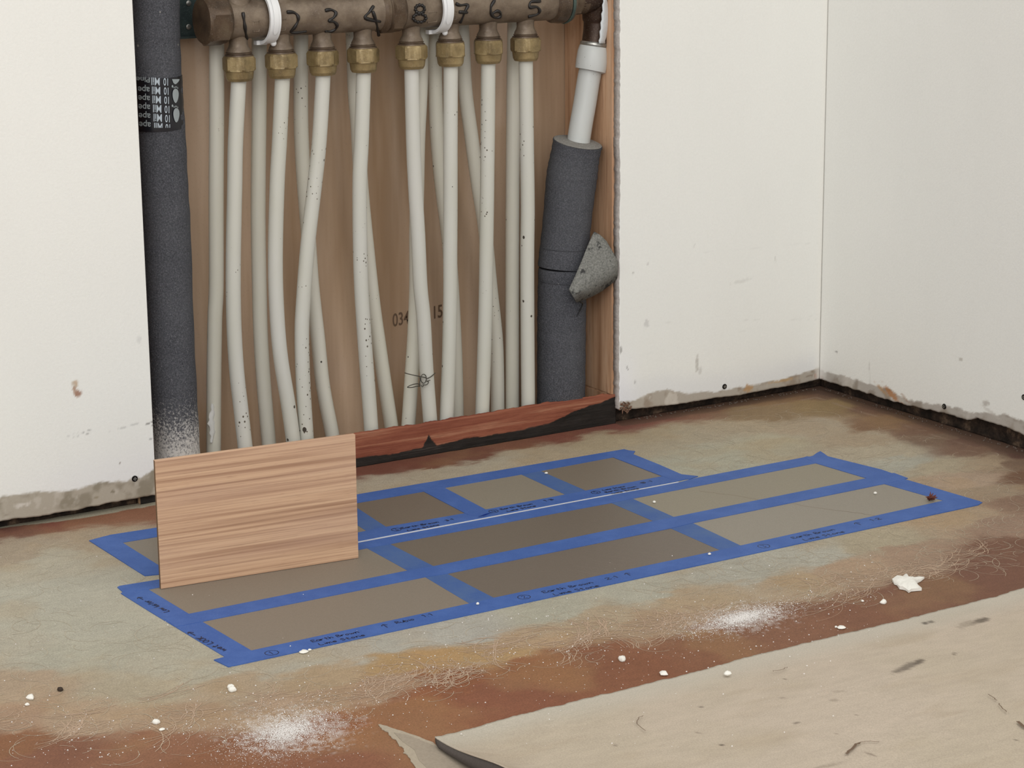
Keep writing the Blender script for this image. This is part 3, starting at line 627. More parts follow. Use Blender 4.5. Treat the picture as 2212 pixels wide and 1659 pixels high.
# white nylon pipe clips
def clip(pxc, label):
    xm = xat(pxc, 45); r = .0262; t = empty('pipe_clip', (xm, MY, MZ-r), label, 'clip', 'white nylon clips round the manifold')
    R = []; n = 40; a0, a1 = math.radians(-262), math.radians(95)   # angle from +y, open at the lower back
    for i in range(n+1):
        a = math.radians(60)+(math.radians(285)-math.radians(60))*i/n; cy, cz = math.cos(a), math.sin(a); w = .0062
        R.append([(xm-w, MY+cy*(r-.0015), MZ+cz*(r-.0015)), (xm-w, MY+cy*(r+.0018), MZ+cz*(r+.0018)), (xm+w, MY+cy*(r+.0018), MZ+cz*(r+.0018)), (xm+w, MY+cy*(r-.0015), MZ+cz*(r-.0015))])
    o = MB().rings(R).build('strap', 'clip', t, .7, True)
    R2 = []
    for i in range(20):
        a = math.radians(130)+math.radians(85)*i/19; cy, cz = math.cos(a), math.sin(a); w = .0028*min(1, i/2+.3, (19-i)/2+.3)
        R2.append([(xm-w, MY+cy*(r+.001), MZ+cz*(r+.001)), (xm-w, MY+cy*(r+.0032), MZ+cz*(r+.0032)), (xm+w, MY+cy*(r+.0032), MZ+cz*(r+.0032)), (xm+w, MY+cy*(r+.001), MZ+cz*(r+.001))])
    MB().rings(R2).build('rib', 'clip', t, .7, True)
    a = math.radians(283); MB().box((xm-.0095, MY+math.cos(a)*r-.004, MZ+math.sin(a)*r-.0035), (xm+.003, MY+math.cos(a)*r+.004, MZ+math.sin(a)*r+.001)).build('tongue', 'clip', t)
    p = (xm+.0065, MY-.006, MZ-r-.001); MB().lathe(p, [(-.0035, .0005), (-.003, .0022), (-.001, .0033), (.001, .0033), (.003, .0022), (.0035, .0005)], 'z', 12).build('latch', 'clip', t, 3.2)
clip(572, 'left of the two white clips, near the manifold end cap')
clip(944, 'right of the two white clips, just past the manifold coupling')

# ================================================================ LARGE SUPPLY PIPE and foam
sp = empty('supply_pipe', tuple(ony(1250, 320, .045)), 'thick white plastic supply pipe under the elbow at the right of the cavity', 'pipe')
pts = [(1284, 92), (1281.5, 110), (1279, 130), (1276, 150), (1271, 175), (1263, 225), (1255, 270), (1249, 310), (1242, 360)]
Y5 = .043
S = smoothpath([ony(a, b, Y5) for a, b in pts[3:]], 6); MB().tube(S, .0137, 28).build('pipe', 'white_pipe', sp, 3.2)
S = [ony(a, b, Y5-.002) for a, b in ((1283, 98), (1282.6, 101), (1281, 112), (1279, 132), (1277, 146), (1276, 152), (1275.6, 153.5))]; MB().tube(S, [.0155, .0168, .0182, .0190, .0188, .0183, .0138], 32).build('sleeve', 'white_pipe', sp, .8)
S = [ony(a, b, Y5-.0025) for a, b in ((1284.3, 90), (1284, 93), (1283.4, 97), (1283, 100))]; MB().tube(S, [.0155, .0166, .0168, .0160], 32).build('lock_ring', 'steel', sp, .5)
S = [ony(1251+d, y, .046-.0133) for d, y in ((16.5, 190), (17, 196), (14.5, 204))]; MB().tube(S, .00035, 5).build('pen_tick', 'black_ink', sp)
FO = .0465
foam_pts = [(1248, 308, .036), (1240, 350, .0405), (1233, 400, .044), (1222, 508, FO), (1216, 578, FO)]
fo = empty('foam_insulation', tuple(onz(1212, 905)), 'thick grey foam insulation sleeve round the supply pipe at the right', 'pipe insulation')
S = smoothpath([ony(a, b, c) for a, b, c in foam_pts], 8)
mbs = MB().tube(S, [.0296-.0006*math.sin(i*.35)+.0003*math.sin(i*2.1) for i in range(len(S))], 40).build('sleeve', 'foam', fo, .9)
P = [ony(a, b, FO) for a, b in ((1215.6, 579), (1214, 640), (1213, 700), (1212.5, 780), (1212, 868))]; P.append(np.array([P[-1][0], FO, .0003]))
S = smoothpath(P, 7); MB().tube(S, [.0284]+[.0293+.0003*math.sin(i*1.7) for i in range(len(S)-1)], 40).build('sleeve', 'foam', fo, .9)
e0 = ony(1248, 308, .036); e1 = ony(1240, 350, .0405); ed = (e0-e1)/np.linalg.norm(e0-e1)
MB().tube([e0+ed*.0001, e0+ed*.0007, e0+ed*.0011], [.0285, .0288, .0270], 40).build('cut_end', 'foam_end', fo, .6)['label'] = 'pale cut end of foam'
for py, dx in ((533, 1219), (604, 1214.5)):
    c = ony(dx, py, FO); MB().tube([(c[0]+.0295*math.cos(a), c[1]+.0295*math.sin(a), c[2]+.001*math.sin(a*2+1)) for a in [math.pi+math.pi*i/16 for i in range(17)]], .0005, 5).build('crease', 'foam', fo, 3.2)
# curled wrap on the sleeve
K = lambda a, b, y: ony(1200+a/7.543, 480+b/7.543, y)
fl = [ (620,165,.014),(720,215,.010),(820,315,.006),(915,480,.002),(1005,650,-.002) ]
ll = [ (585,230,.012),(505,430,.010),(395,710,.007),(300,925,.004),(215,1100,.001) ]
mb = MB(); n = 9; m_ = 9
def lerp(L, t):
    k = t*(len(L)-1); i = min(int(k), len(L)-2); f = k-i; return [L[i][j]*(1-f)+L[i+1][j]*f for j in range(3)]
G = []
for i in range(15):
    t = i/14; a = lerp(ll, t); b = lerp(fl, t)
    if i == 14: pass
    row = []
    for j in range(9):
        s_ = j/8; x = a[0]*(1-s_)+b[0]*s_; y = a[1]*(1-s_)+b[1]*s_; d = a[2]*(1-s_)+b[2]*s_-.003*math.sin(math.pi*s_)*t; row.append(K(x, y, d))
    G.append(row)
for (off, dd, dep) in ((.4, 0, .002), (1, 0, .012)):   # lower face folds back under
    row = []
    for j in range(9):
        s_ = j/8; x = 215+(1005-215)*s_; y = 1100+(650-1100)*s_; tx = 330+(985-330)*s_+50*math.sin(math.pi*s_); ty = 1290+(900-1290)*s_+30*math.sin(math.pi*s_)
        row.append(K(x+(tx-x)*off, y+(ty-y)*off, -.005+dep+.006*(1-s_)*0))
    G.append(row)
R_ = len(G); mb.add([p for r in G for p in r], [(i*9+j, (i+1)*9+j, (i+1)*9+j+1, i*9+j+1) for i in range(R_-1) for j in range(8)])
o = mb.build('curled_wrap', 'flap', fo, .7); o['label'] = 'curled pale grey flap of foam wrap'; s = o.modifiers.new('t', 'SOLIDIFY'); s.thickness = .0022; s.offset = 1
S = smoothpath([K(250, 1120, .006), K(330, 1180, .004), K(400, 1290, .006), K(440, 1340, .010), K(345, 1535, .015)], 5); MB().tube(S, [.0022, .0020]+[.0012]*(len(S)-5)+[.0007, .0004, .0002], 6).build('torn_strand', 'black_plastic', fo, 3.2)

# left insulated pipe with printed tape
LY = .052; LR = .0272
lp = empty('foam_insulation', tuple(ony(380, 990, LY)), 'dark grey foam sleeve at the left of the cavity, white dust at its foot', 'pipe insulation')
RE = [(383, 0), (384.5, 100), (390, 200), (397, 300), (402, 400), (408, 500), (415, 700), (423, 860), (430, 985)]
rpx = LR*F/2.62
P = [ony(a-rpx, b, LY) for a, b in RE]; P.append(np.array([P[-1][0], LY, .0004])); d = P[0]-P[1]; P.insert(0, P[0]+d/d[2]*(.78-P[0][2]))
S = smoothpath(P[::-1], 7); MB().tube(S, [LR+.0003*math.sin(i*1.3) for i in range(len(S))], 40).build('sleeve', 'foam_dusty', lp, 3.2)
c0 = ony(342.5-5, 163, LY); c1 = ony(390-rpx+.5, 277, LY)
ta = ony(385-rpx+1, 164, LY); tb = ony(391-rpx+1, 277, LY)
tw = MB().tube([ta+(tb-ta)*i/8 for i in range(9)], [LR+.0012+.0003*math.sin(i*2) for i in range(9)], 40).build('printed_tape', 'black_tape', lp, .8); tw['label'] = 'black tape band with white print'
def on_wrap(px, py):     # point on the tape band seen at a pixel
    r = LR+.0019; f = np.clip((py-164)/(277-164), -.05, 1.05); c = ta+(tb-ta)*f; d = ray(px, py)
    ox, oy = CAM[0]-c[0], CAM[1]-c[1]; A = d[0]**2+d[1]**2; B = 2*(ox*d[0]+oy*d[1]); Cc = ox*ox+oy*oy-r*r; D = B*B-4*A*Cc
    if D < 0: D = 0
    return CAM+d*((-B-math.sqrt(D))/(2*A))
def wrap_text(s, cx, cy, w, h, mat='tape_print', clip_=None):
    me = stamp_text(s, 1.0); V3 = np.zeros(len(me.vertices)*3); me.vertices.foreach_get('co', V3); V3 = V3.reshape(-1, 3)
    mn, mx = V3.min(0), V3.max(0); u = (V3[:, 0]-mn[0])/(mx[0]-mn[0])-.5; v = (V3[:, 1]-mn[1])/(mx[1]-mn[1])-.5
    tilt = .06; Q = [on_wrap(cx-a*w, min(276, max(165, cy+b*h-a*w*tilt))) for a, b in zip(u, v)]     # printed upside down
    me.vertices.foreach_set('co', np.array(Q).ravel()); me.materials.clear(); me.update(); return link('printed_word', me, mat, tw)
for i in range(6):
    y = 170+i*19.8
    if i > 0: wrap_text('ape', 310+i*.6, 171+i*19.0, 25, 14, 'print_grey')
    wrap_text('Mil', 336+i*1.2, 176+i*19.6, 18, 16.5)
    wrap_text('10', 358+i*.9, 177+i*19.8, 10, 16)
wrap_text('Pine', 309, 172, 29, 11, 'print_grey'); 
for cy in (209, 251):
    mb = MB()
    for k, (cx_, cy_, rx, ry) in enumerate([(379+(cy-200)*.04, cy-2, 6.5, 15.5), (372.5, cy-22.5, 1.8, 2.8), (376, cy-20, 1.0, 2), (379, cy-21, .9, 2), (381.5, cy-21, .8, 1.8), (384, cy-19, .8, 1.8)]):
        pts = [on_wrap(cx_+rx*math.cos(t)*(1-.25*math.sin(t) if k == 0 else 1), cy_+ry*math.sin(t)) for t in [2*math.pi*i/20 for i in range(20)]]; c = np.mean(pts, 0)
        mb.add(pts+[on_wrap(cx_, cy_)], [(20, (i+1) % 20, i) for i in range(20)])
    mb.build('printed_footprint', 'print_grey', tw)
mb = MB(); pts = [on_wrap(a, b) for a, b in ((371.5, 171), (388, 171), (386, 176), (381, 181), (378, 182), (374.5, 179))]; mb.add(pts, [tuple(range(6))[::-1]]).build('printed_footprint', 'print_grey', tw)

# wire tie round the crossed pipes
WW = lambda a, b, y=FY-RP-.001: ony(860+a/20.74, 780+b/20.74, y)
mb = MB()
for st in ([(300,530,.02),(550,600,0),(980,690,0),(1200,735,0),(1300,780,0),(1480,690,0),(1600,590,.004),(1660,540,.02)], [(1140+125*math.cos(t), 790+200*math.sin(t), -.002) for t in [i*.45 for i in range(15)]],
           [(960,700,0),(985,850,-.001),(960,980,-.001),(975,1100,-.001)], [(980,1095,0),(870,1015,-.002),(600,1070,-.004),(415,1175,-.005),(620,1182,-.004),(820,1130,-.002),(985,1130,0)],
           [(1030,1075,-.001),(1085,1145,-.002),(1150,1080,-.002),(1100,1060,-.001),(1240,1065,-.002),(1330,1010,-.003),(1350,920,-.003),(1220,890,-.002),(1330,890,-.003),(1440,850,-.004)]):
    P = [WW(a, b, FY-RP-.0012+d) for a, b, d in st]; mb.tube(smoothpath(P, 5), .00055, 7)
tag(mb.build('wire_tie', 'wire', None, 3.2), 'twisted thin steel wire tying the outlet 8 pipe to the pipe behind it', 'wire')

# ================================================================ SAMPLES AND BLUE TAPE
def poly(pts, z=0): return [tuple(onz(a, b, z)[:2]) for a, b in pts]
def grow(P, e=.0015):
    c = np.mean(P, 0); out = []
    for p in P: d = np.array(p)-c; out.append(tuple(np.array(p)+d/np.linalg.norm(d)*e))
    return out
def sample(pts, h, label):
    o = MB().prism(grow(poly(pts)), .0, .0004).build('finish_sample', sample_mat(h)); return tag(o, label, 'finish sample', 'brown sealer test patches on the floor')
s1 = sample([(437.3,1344.3),(544,1407),(1015,1305),(918.7,1248)], '80766a', 'long warm grey sealer patch at the front left, above the circled one')
s2 = sample([(966.8,1240.6),(1068,1293),(1556,1190),(1449,1142.6)], '6b6157', 'long dark brown sealer patch at the front centre, above the circled two')
s3 = sample([(1497,1131),(1601,1180),(2038.5,1083),(1910,1046.6)], '8a8377', 'long light taupe sealer patch at the front right, with a hairline crack')
sample([(321,1274.6),(408.7,1327.6),(881,1234),(793,1185.5)], '7f766a', 'warm grey sealer patch with the oak board standing on it')
s5 = sample([(843,1176.4),(937.6,1224.5),(1411.7,1127),(1320.7,1087.7)], '6a6055', 'long dark brown sealer patch in the middle of the second row')
s6 = sample([(1367,1078.3),(1456.6,1118),(1871.7,1034.4),(1761.8,1001.8)], '88806f', 'long taupe sealer patch at the right of the second row, behind the front right one')
sample([(264.5,1173.5),(375,1243),(791.5,1148),(713,1098)], '7d7468', 'grey sealer patch mostly hidden behind the oak board')
sample([(759,1090),(834.5,1139.3),(1004.6,1110),(915,1063)], '6d6155', 'small dark brown square sealer patch just right of the oak board')
sample([(960,1055),(1049,1102),(1221,1069.5),(1126.5,1026)], '847c6e', 'small light taupe square sealer patch, middle of the three fully visible squares')
sample([(1167.8,1018.3),(1265.7,1061),(1430.6,1030),(1324,989)], '766c5f', 'small mid brown square sealer patch farthest right in the back row')
# cracks and scuffs in the patches
def floor_line(name, pts, w, mat, parent, z, label=None):
    P = smoothpath([onz(a, b, z) for a, b in pts], 5); P = [p+np.array([random.gauss(0, .0004), random.gauss(0, .0008), 0]) for p in P]
    o = MB().ribbon(P, w, (0, 0, 1)).build(name, mat, parent)
    if label: o['label'] = label
floor_line('crack', [(1510,1061),(1570,1068),(1640,1080)], .0005, 'stamp', s6, .00045, 'hairline crack')
floor_line('crack', [(1712,1088),(1770,1098),(1830,1105),(1890,1114)], .0005, 'stamp', s3, .00045, 'hairline crack')
mb = MB()
for k in range(16):
    a = random.uniform(1230, 1480); b = 1290-(a-1068)*.215-random.uniform(10, 45); L = random.uniform(20, 70)
    mb.ribbon([onz(a+L*t/5, b+L*t/5*random.choice([.10, .13]), .00045) for t in range(6)], .0004, (0, 0, 1))
mb.build('scuff_lines', N('dull_scuff').base('81776e', .7).m, s2)['label'] = 'pale scuff lines'

# handwriting: single-stroke letters on a unit em
GL = {'E':[[(.5,1),(0,.95),(.05,.5),(.4,.55)],[(.05,.5),(0,0),(.5,.05)]],'a':[[(.45,.55),(.15,.6),(0,.25),(.2,0),(.45,.2),(.45,.55),(.5,0)]],'r':[[(0,.6),(.05,0),(.05,.35),(.25,.6),(.4,.5)]],
'n':[[(0,.6),(.05,0),(.05,.4),(.25,.6),(.4,.4),(.45,0)]],'h':[[(0,1.05),(.05,0),(.05,.35),(.25,.55),(.4,.35),(.42,0)]],'t':[[(.2,1),(.18,.1),(.4,.02)],[(0,.65),(.4,.68)]],'B':[[(0,0),(.05,1),(.35,.95),(.35,.6),(.05,.52),(.42,.45),(.42,.1),(0,0)]],
'o':[[(.2,.6),(0,.3),(.2,0),(.42,.3),(.2,.6)]],'w':[[(0,.6),(.12,0),(.28,.45),(.42,0),(.58,.6)]],'L':[[(.05,1),(0,.05),(.45,.0)]],'i':[[(.08,.6),(.1,0)],[(.08,.85),(.1,.9)]],'m':[[(0,.6),(.03,0),(.05,.4),(.2,.6),(.3,0),(.32,.4),(.5,.6),(.58,0)]],
'e':[[(.02,.3),(.4,.35),(.25,.6),(.02,.35),(.15,0),(.42,.1)]],'S':[[(.45,.9),(.2,1),(.02,.75),(.4,.35),(.25,.02),(0,.1)]],'R':[[(0,0),(.03,1),(.4,.9),(.38,.6),(.05,.5),(.45,0)]],'u':[[(0,.6),(.05,.1),(.25,0),(.4,.2),(.42,.6),(.45,0)]],
'b':[[(0,1),(.03,0),(.3,.0),(.4,.35),(.2,.55),(.03,.4)]],'1':[[(0,.8),(.15,1),(.15,0)]],'2':[[(0,.8),(.2,1),(.4,.75),(0,.05),(.45,.05)]],'3':[[(0,.95),(.35,.9),(.15,.55),(.4,.3),(.2,0),(0,.1)]],'4':[[(.2,1),(0,.4),(.45,.4)],[(.35,.7),(.33,0)]],'5':[[(.45,1),(.08,.95),(.05,.6),(.35,.55),(.4,.2),(.05,0)]],
':':[[(.1,.6),(.12,.5)],[(.1,.15),(.12,.05)]],'K':[[(0,1),(.03,0)],[(.42,1),(.05,.45),(.45,0)]],'O':[[(.25,1),(0,.5),(.25,0),(.5,.5),(.25,1)]],'l':[[(.1,1),(.1,0)]],'s':[[(.35,.55),(.1,.6),(.1,.35),(.32,.2),(.2,0),(0,.05)]],'>':[[(0,.45),(1.1,.5)],[(.75,.95),(1.15,.5),(.7,.05)]],
'^':[[(.3,-.1),(.3,1.05)],[(0,.65),(.3,1.1),(.6,.65)]],' ':[]}
ADV = {'w':.72,'m':.72,'>':1.4,' ':.45,'i':.25,'l':.25,':':.28,'1':.3}
TZ = .00065
def write(lines, parent, z=None):
    z = TZ+.00045 if z is None else z
    for text, a, b, hgt in lines:
        mb = MB()      # from pixel a to pixel b along the baseline, letter height in metres
        A = onz(*a, z)[:2]; B = onz(*b, z)[:2]; L = np.linalg.norm(B-A); e = (B-A)/L; up = np.array([-e[1], e[0]])
        tot = sum(ADV.get(c, .58) for c in text); sx = L/tot; x = 0
        for c in text:
            for st in GL[c]:
                P = []
                for u, v in st:
                    q = A+e*(x+u*1.0)*sx+up*v*hgt; P.append((q[0], q[1], z))
                P = smoothpath(P, 3) if len(P) > 2 else P
                zz_ = z+random.random()*.00008; P = [(q[0], q[1], zz_) for q in P]
                mb.ribbon(P, .0009, (0, 0, 1))
            x += ADV.get(c, .58)
        mb.build('handwriting', 'ink', parent)['label'] = 'navy marker handwriting'
def circled(ch, c, parent, r=.0058):
    z = TZ+.00045; p = onz(*c, z); mb = MB(); mb.ribbon([(p[0]+r*1.05*math.cos(t), p[1]+r*math.sin(t), z) for t in [i*math.pi/12 for i in range(26)]], .0007, (0, 0, 1))
    for st in GL[ch]: mb.ribbon([(p[0]-.0018+u*.0085, p[1]-.0035+v*.007, z) for u, v in (st if len(st) > 2 else st)], .0007, (0, 0, 1))
    mb.build('circled_number', 'ink', parent)['label'] = 'circled number ' + ch
lv = [0]
def tape(pts, label, base=0):
    lv[0] += 1; z = .0004+base*.00012+lv[0]*.000004; o = MB().prism(poly(pts), .00005, z+.0001).build('tape_strip', 'tape_coated' if base == 0 else 'tape'); return tag(o, label, 'tape', 'blue masking tape strips round the patches')
G1 = 'blue tape strip '
front = tape([(462,1427),(487,1420.5),(544,1407),(1015,1305.3),(1068,1293),(1556,1190),(1601,1180),(2038.5,1083),(2062,1078),(2122,1086.5),(2113,1092),(1600,1203),(493.5,1442)], 'longest blue tape strip, running along the very front, with three circled numbers on it', 4)
mid = tape([(355,1338.5),(408.7,1327.6),(881,1234),(937.6,1224.5),(1411.7,1127),(1456.6,1118),(1871.7,1034.4),(1914,1025.5),(1931,1023),(1961,1034),(1948,1038.5),(1910,1046.6),(1497,1131),(1449,1142.6),(966.8,1240.6),(918.7,1248),(437.3,1344.3),(380,1355.5)], 'long blue tape strip between the two rows of long patches', 3)
back = tape([(253.4,1269.7),(258,1267),(342,1253.4),(757,1177),(1465,1043.7),(1500,1034.5),(1737,989),(1742,987),(1792,990),(1761.8,1001.8),(1367,1078.3),(1320.7,1087.7),(843,1176.4),(793,1185.5),(321,1274.6),(264,1279)], 'long blue tape strip just in front of the thin pale line', 2)
lef = tape([(261,1283),(268,1277.5),(321,1274.6),(408.7,1327.6),(437.3,1344.3),(544,1407),(560,1411),(500,1425),(486,1420),(330,1326)], 'blue tape strip at the left end of the long patches, with upside down handwriting', 1)
tape([(1738,990.5),(1756,986),(1764,980),(1772,976),(1780,981),(1788,987),(1905,1016),(1948,1031),(1890,1040),(1871.7,1034.4),(1761.8,1001.8)], 'short blue tape strip with peaked tip at right end of the second row', 3)
tape([(1890,1041),(1955,1036.5),(2118,1084.5),(2062,1091),(2038.5,1083),(1910,1046.6)], 'short blue tape strip at the right end of the front row, beside the brown fleck', 2)
tape([(918.7,1248),(900,1238),(950,1231),(966.8,1240.6),(1068,1293),(1082,1300),(1030,1312),(1015,1305.3)], 'short blue tape strip between the front left and front centre patches', 0)
tape([(1449,1142.6),(1433,1135),(1480,1123),(1497,1131),(1601,1180),(1618,1187),(1572,1197),(1556,1190)], 'short blue tape strip between the front centre and front right patches', 0)
tape([(775,1176),(828,1168),(843,1176.4),(937.6,1224.5),(952,1232),(896,1242),(881,1234),(793,1185.5)], 'short blue tape strip between the oak board and the dark centre patch', 0)
tape([(1302,1079),(1350,1070),(1367,1078.3),(1456.6,1118),(1472,1125),(1428,1134),(1411.7,1127),(1320.7,1087.7)], 'short blue tape strip between the centre and right patches of the second row', 0)
top = tape([(236,1157),(339,1141),(755,1072),(1348,971.5),(1358,974),(1372,975.5),(1368,982),(1324,989),(1167.8,1018.3),(1126.5,1026),(960,1055),(915,1063),(759,1090),(713,1098),(264.5,1173.5),(243,1172)], 'long blue tape strip along the back of the small squares, nearest the wall', 2)
tape([(192.6,1169),(222,1161),(237,1157.5),(264.5,1173.5),(375,1243),(344,1242),(312.6,1245)], 'short blue tape strip at the far left end, left of the oak board', 3)
low = tape([(350,1236),(375,1232),(791.5,1148),(834.5,1139.3),(1004.6,1110),(1049,1102),(1221,1069.5),(1265.7,1061),(1430.6,1030),(1470,1028),(1500,1032),(1465,1040.0),(757,1173),(350,1248)], 'long blue tape strip just behind the thin pale line, below the small squares', 2)
tape([(1324,989),(1345,977),(1369,983),(1424,1005),(1472,1026),(1508,1030),(1490,1036),(1450,1037),(1430.6,1030)], 'short blue tape strip at the right end of the small squares', 3)
tape([(700,1090),(745,1082),(759,1090),(834.5,1139.3),(846,1146),(803,1155),(791.5,1148),(713,1098)], 'short blue tape strip between the oak board and the first small square', 0)
t5 = tape([(915,1063),(900,1056),(946,1048),(960,1055),(1049,1102),(1062,1108),(1040,1116),(1015,1115),(1004.6,1110)], 'wrinkled short blue tape strip between the first and middle small squares', 3)
tape([(1126.5,1026),(1112,1019),(1153,1012),(1167.8,1018.3),(1265.7,1061),(1280,1067),(1235,1075),(1221,1069.5)], 'short blue tape strip between the middle and farthest right small squares', 0)
z = TZ+.0003
a, b, c_, d = onz(1032, 1116.5, .0015), onz(1048, 1110, .0042), onz(1063, 1106, .0018), onz(1050, 1113, .0014)
mb = MB(); mb.add([a, b, c_, d, a+(0, .001, -.0004), c_+(0, .001, -.0004)], [(0, 3, 2, 1), (0, 1, 4), (1, 2, 5)]); mb.build('folded_corner', 'tape_dark', t5)['label'] = 'darker folded corner'
def dirn(x, y, dx): return (x+dx, y-dx*.2165)
circled('1', (587, 1410), front); circled('2', (1132, 1289.5), front); circled('3', (1650, 1179.5), front)
write([('Earth Brown', (676,1387), (778,1366), .0052), ('Lime Stone', (692,1393.5), (792,1372.5), .0050), ('^', (830,1356), (842,1353.5), .0075), ('Rubio', (858,1347), (898,1338.5), .0055), ('1:1', (916,1333), (938,1328.5), .0055),
       ('Earth Brown', (1176,1281), (1284,1259), .0056), ('Lime Stone', (1200,1286), (1298,1266), .0056), ('2:1', (1312,1252.5), (1338,1247), .0055), ('^', (1355,1243.5), (1366,1241.2), .0065),
       ('Earth Brown', (1715,1163.5), (1806,1144.5), .0056), ('Lime Stone', (1740,1167.5), (1828,1149), .0056), ('^', (1853,1134.5), (1864,1132), .0075), ('1:2', (1885,1125.5), (1908,1120.5), .0055)], front)
write([('wet LOOK >', (490, 1404), (411, 1362), .0062), ('Low luster >', (366, 1320), (303, 1287.5), .0060)], lef, .0010)
circled('3', (856,1143.5), low, .0048); circled('4', (1066,1104), low, .0048); circled('5', (1287,1063), low, .0048)
write([('Earth Brown', (869,1142), (950,1128), .0042), ('Lime Stone', (883,1147), (952,1134), .0040), ('3:1', (965,1125.5), (982,1122), .0042),
       ('Earth Brown', (1084,1101), (1152,1089), .0042), ('Lime Stone', (1098,1105), (1160,1093), .0040), ('1:3', (1178,1083), (1200,1078.5), .0042),
       ('Lime Stone', (1304,1059.5), (1352,1051), .0038), ('Earth Brown', (1310,1064), (1376,1051), .0036), ('Lime Stone', (1325,1066.5), (1383,1055), .0036), ('5:1', (1387,1044.5), (1412,1039.5), .0042)], low)

# ================================================================ OAK SAMPLE BOARD
BX, BY, BT, BW, BH = -.109018, -.266357, -.0949804, .203208, .126824
z0 = .00045+.0002
me = MB().box((0, 0, 0), (BW, .0048, BH)).mesh('sample_board'); bm = bmesh.new(); bm.from_mesh(me); bmesh.ops.bevel(bm, geom=bm.edges[:], offset=.0003, segments=1, affect='EDGES'); bm.to_mesh(me); bm.free()
o = link('oak_sample_board', me, 'oak'); o.data.materials.append(M['oak_edge'])
for p in o.data.polygons:
    if p.normal.y > -.5 and p.normal.z < .5: p.material_index = 1
o.location = (BX, BY, z0); o.rotation_euler = (0, 0, BT)
tag(o, 'small upright oak veneer board with horizontal grain, standing on the floor patches', 'wood board')

# ================================================================ PROTECTION PAPER
PE = [(940,1592),(1000,1574),(1100,1549),(1200,1524),(1300,1499),(1400,1475),(1500,1450),(1600,1422),(1700,1398),(1760,1382),(1850,1361),(1950,1338),(2050,1312),(2150,1287),(2212,1268),(2400,1220)]
PW = np.array([onz(a, b, .0075 if i == 0 else .004 if i == 1 else .002)[:2] for i, (a, b) in enumerate(PE)]); corner = PW[0]; leftdir = onz(1064, 1659, .016)[:2]-corner; leftdir /= np.linalg.norm(leftdir)
eu = (PW[-1]-PW[0]); Lx = np.linalg.norm(eu); eu /= Lx
def paper_xy(s, t):     # s along the long edge (m), t away from it toward the viewer
    ss = np.concatenate([[0], np.cumsum(np.linalg.norm(np.diff(PW, axis=0), axis=1))])
    bx = np.interp(s, ss, PW[:, 0])+leftdir[0]*t; by = np.interp(s, ss, PW[:, 1])+leftdir[1]*t
    j = fbm(s, s*0, 130, 5)*.004*np.exp(-t*60)
    return bx, by+j
def paper_fn(s, t):
    x, y = paper_xy(s, t); curl = np.clip(1-s/.055, 0, 1)**2*(.0065+.018*sstep(.0, .14, t)); z = .0014+curl+.0006*sstep(-.1, .3, fbm(x, y, 7, 3)); return np.stack([x, y, z], -1)
def paper_cols(s, t):
    x, y = paper_xy(s, t); c = np.ones(x.shape+(3,))*lin('b0a492'); c = mixc(c, lin('b5a898'), sstep(-.2, .2, fbm(x, y, 8, 5))); c = mixc(c, lin('a89a86'), .6*sstep(.0, .3, fbm(x*.6, y*1.5, 22, 6)))
    c = c*(1+fbm(x*.5+y*.3, y*2, 120, 9)*.16)[..., None]
    c = mixc(c, lin('b5b0a4'), .7*sstep(.05, 0, t))
    for q in [(1958,1441,34,9,23,'6f665b',.85),(1985,1430,14,6,18,'5c5249',.7),(2120,1340,22,6,14,'5b5249',.85),(2090,1348,34,7,14,'82786a',.5),(1998,1346,7,4,0,'57504a',.85),(2010,1343,8,3,0,'57504a',.7),(1846,1363,10,2,0,'6b5f54',.7),(2062,1413,3,3,0,'544a42',.8),(1800,1512,14,3,0,'8f8375',.6),(1812,1494,18,3,0,'998d7e',.5),(1690,1508,10,2,0,'8a7e70',.6),(1516,1527,5,2,0,'6d6259',.8),(1510,1583,6,1.5,0,'7a6e62',.7),(1720,1562,7,2,15,'6b6056',.8),(1561,1608,6,2,25,'544a42',.9),(2196,1600,4,2,0,'544a42',.9),(1770,1658,60,3,12,'7f7365',.5),(1694,1467,3,1.5,0,'544a42',.8),(1805,1585,5,2,0,'7a6e62',.7),(1850,1545,3,1.5,0,'7a6e62',.7),(1880,1630,14,2,-20,'7a6e62',.7),(1330,1610,3,3,0,'7a6e62',.8)]:
        p = onz(q[0], q[1], .0015); ex = onz(q[0]+q[2], q[1]-q[2]*math.tan(math.radians(q[4])), .0015)-p; ey = onz(q[0], q[1]-q[3], .0015)-p; dt = ex[0]*ey[1]-ex[1]*ey[0]; a_ = ((x-p[0])*ey[1]-(y-p[1])*ey[0])/dt; b_ = (ex[0]*(y-p[1])-ex[1]*(x-p[0]))/dt; dd = np.sqrt(a_**2+b_**2)+fbm(x, y, 350, int(q[0]))*.9; c = mixc(c, lin(q[5]), q[6]*(1-sstep(.55, 1.1, dd)))
    return c
o = grid('floor_paper', graded([(0, Lx*1.0, .0018)]), graded([(0, .30, .0028), (.3, .6, .05)]), paper_fn, paper_cols, 'paper'); o.data.flip_normals(); o.data.materials.append(M['paper_dark'])
s = o.modifiers.new('thickness', 'SOLIDIFY'); s.thickness = .0011; s.offset = -1; s.material_offset = 1; s.material_offset_rim = 0
tag(o, 'large beige floor protection paper sheet across the lower right corner', 'paper')
TT = np.concatenate([np.arange(0, .30, .006), [.3, .45, .6]]); P0 = paper_fn(np.zeros_like(TT), TT); mb = MB(); vs = []
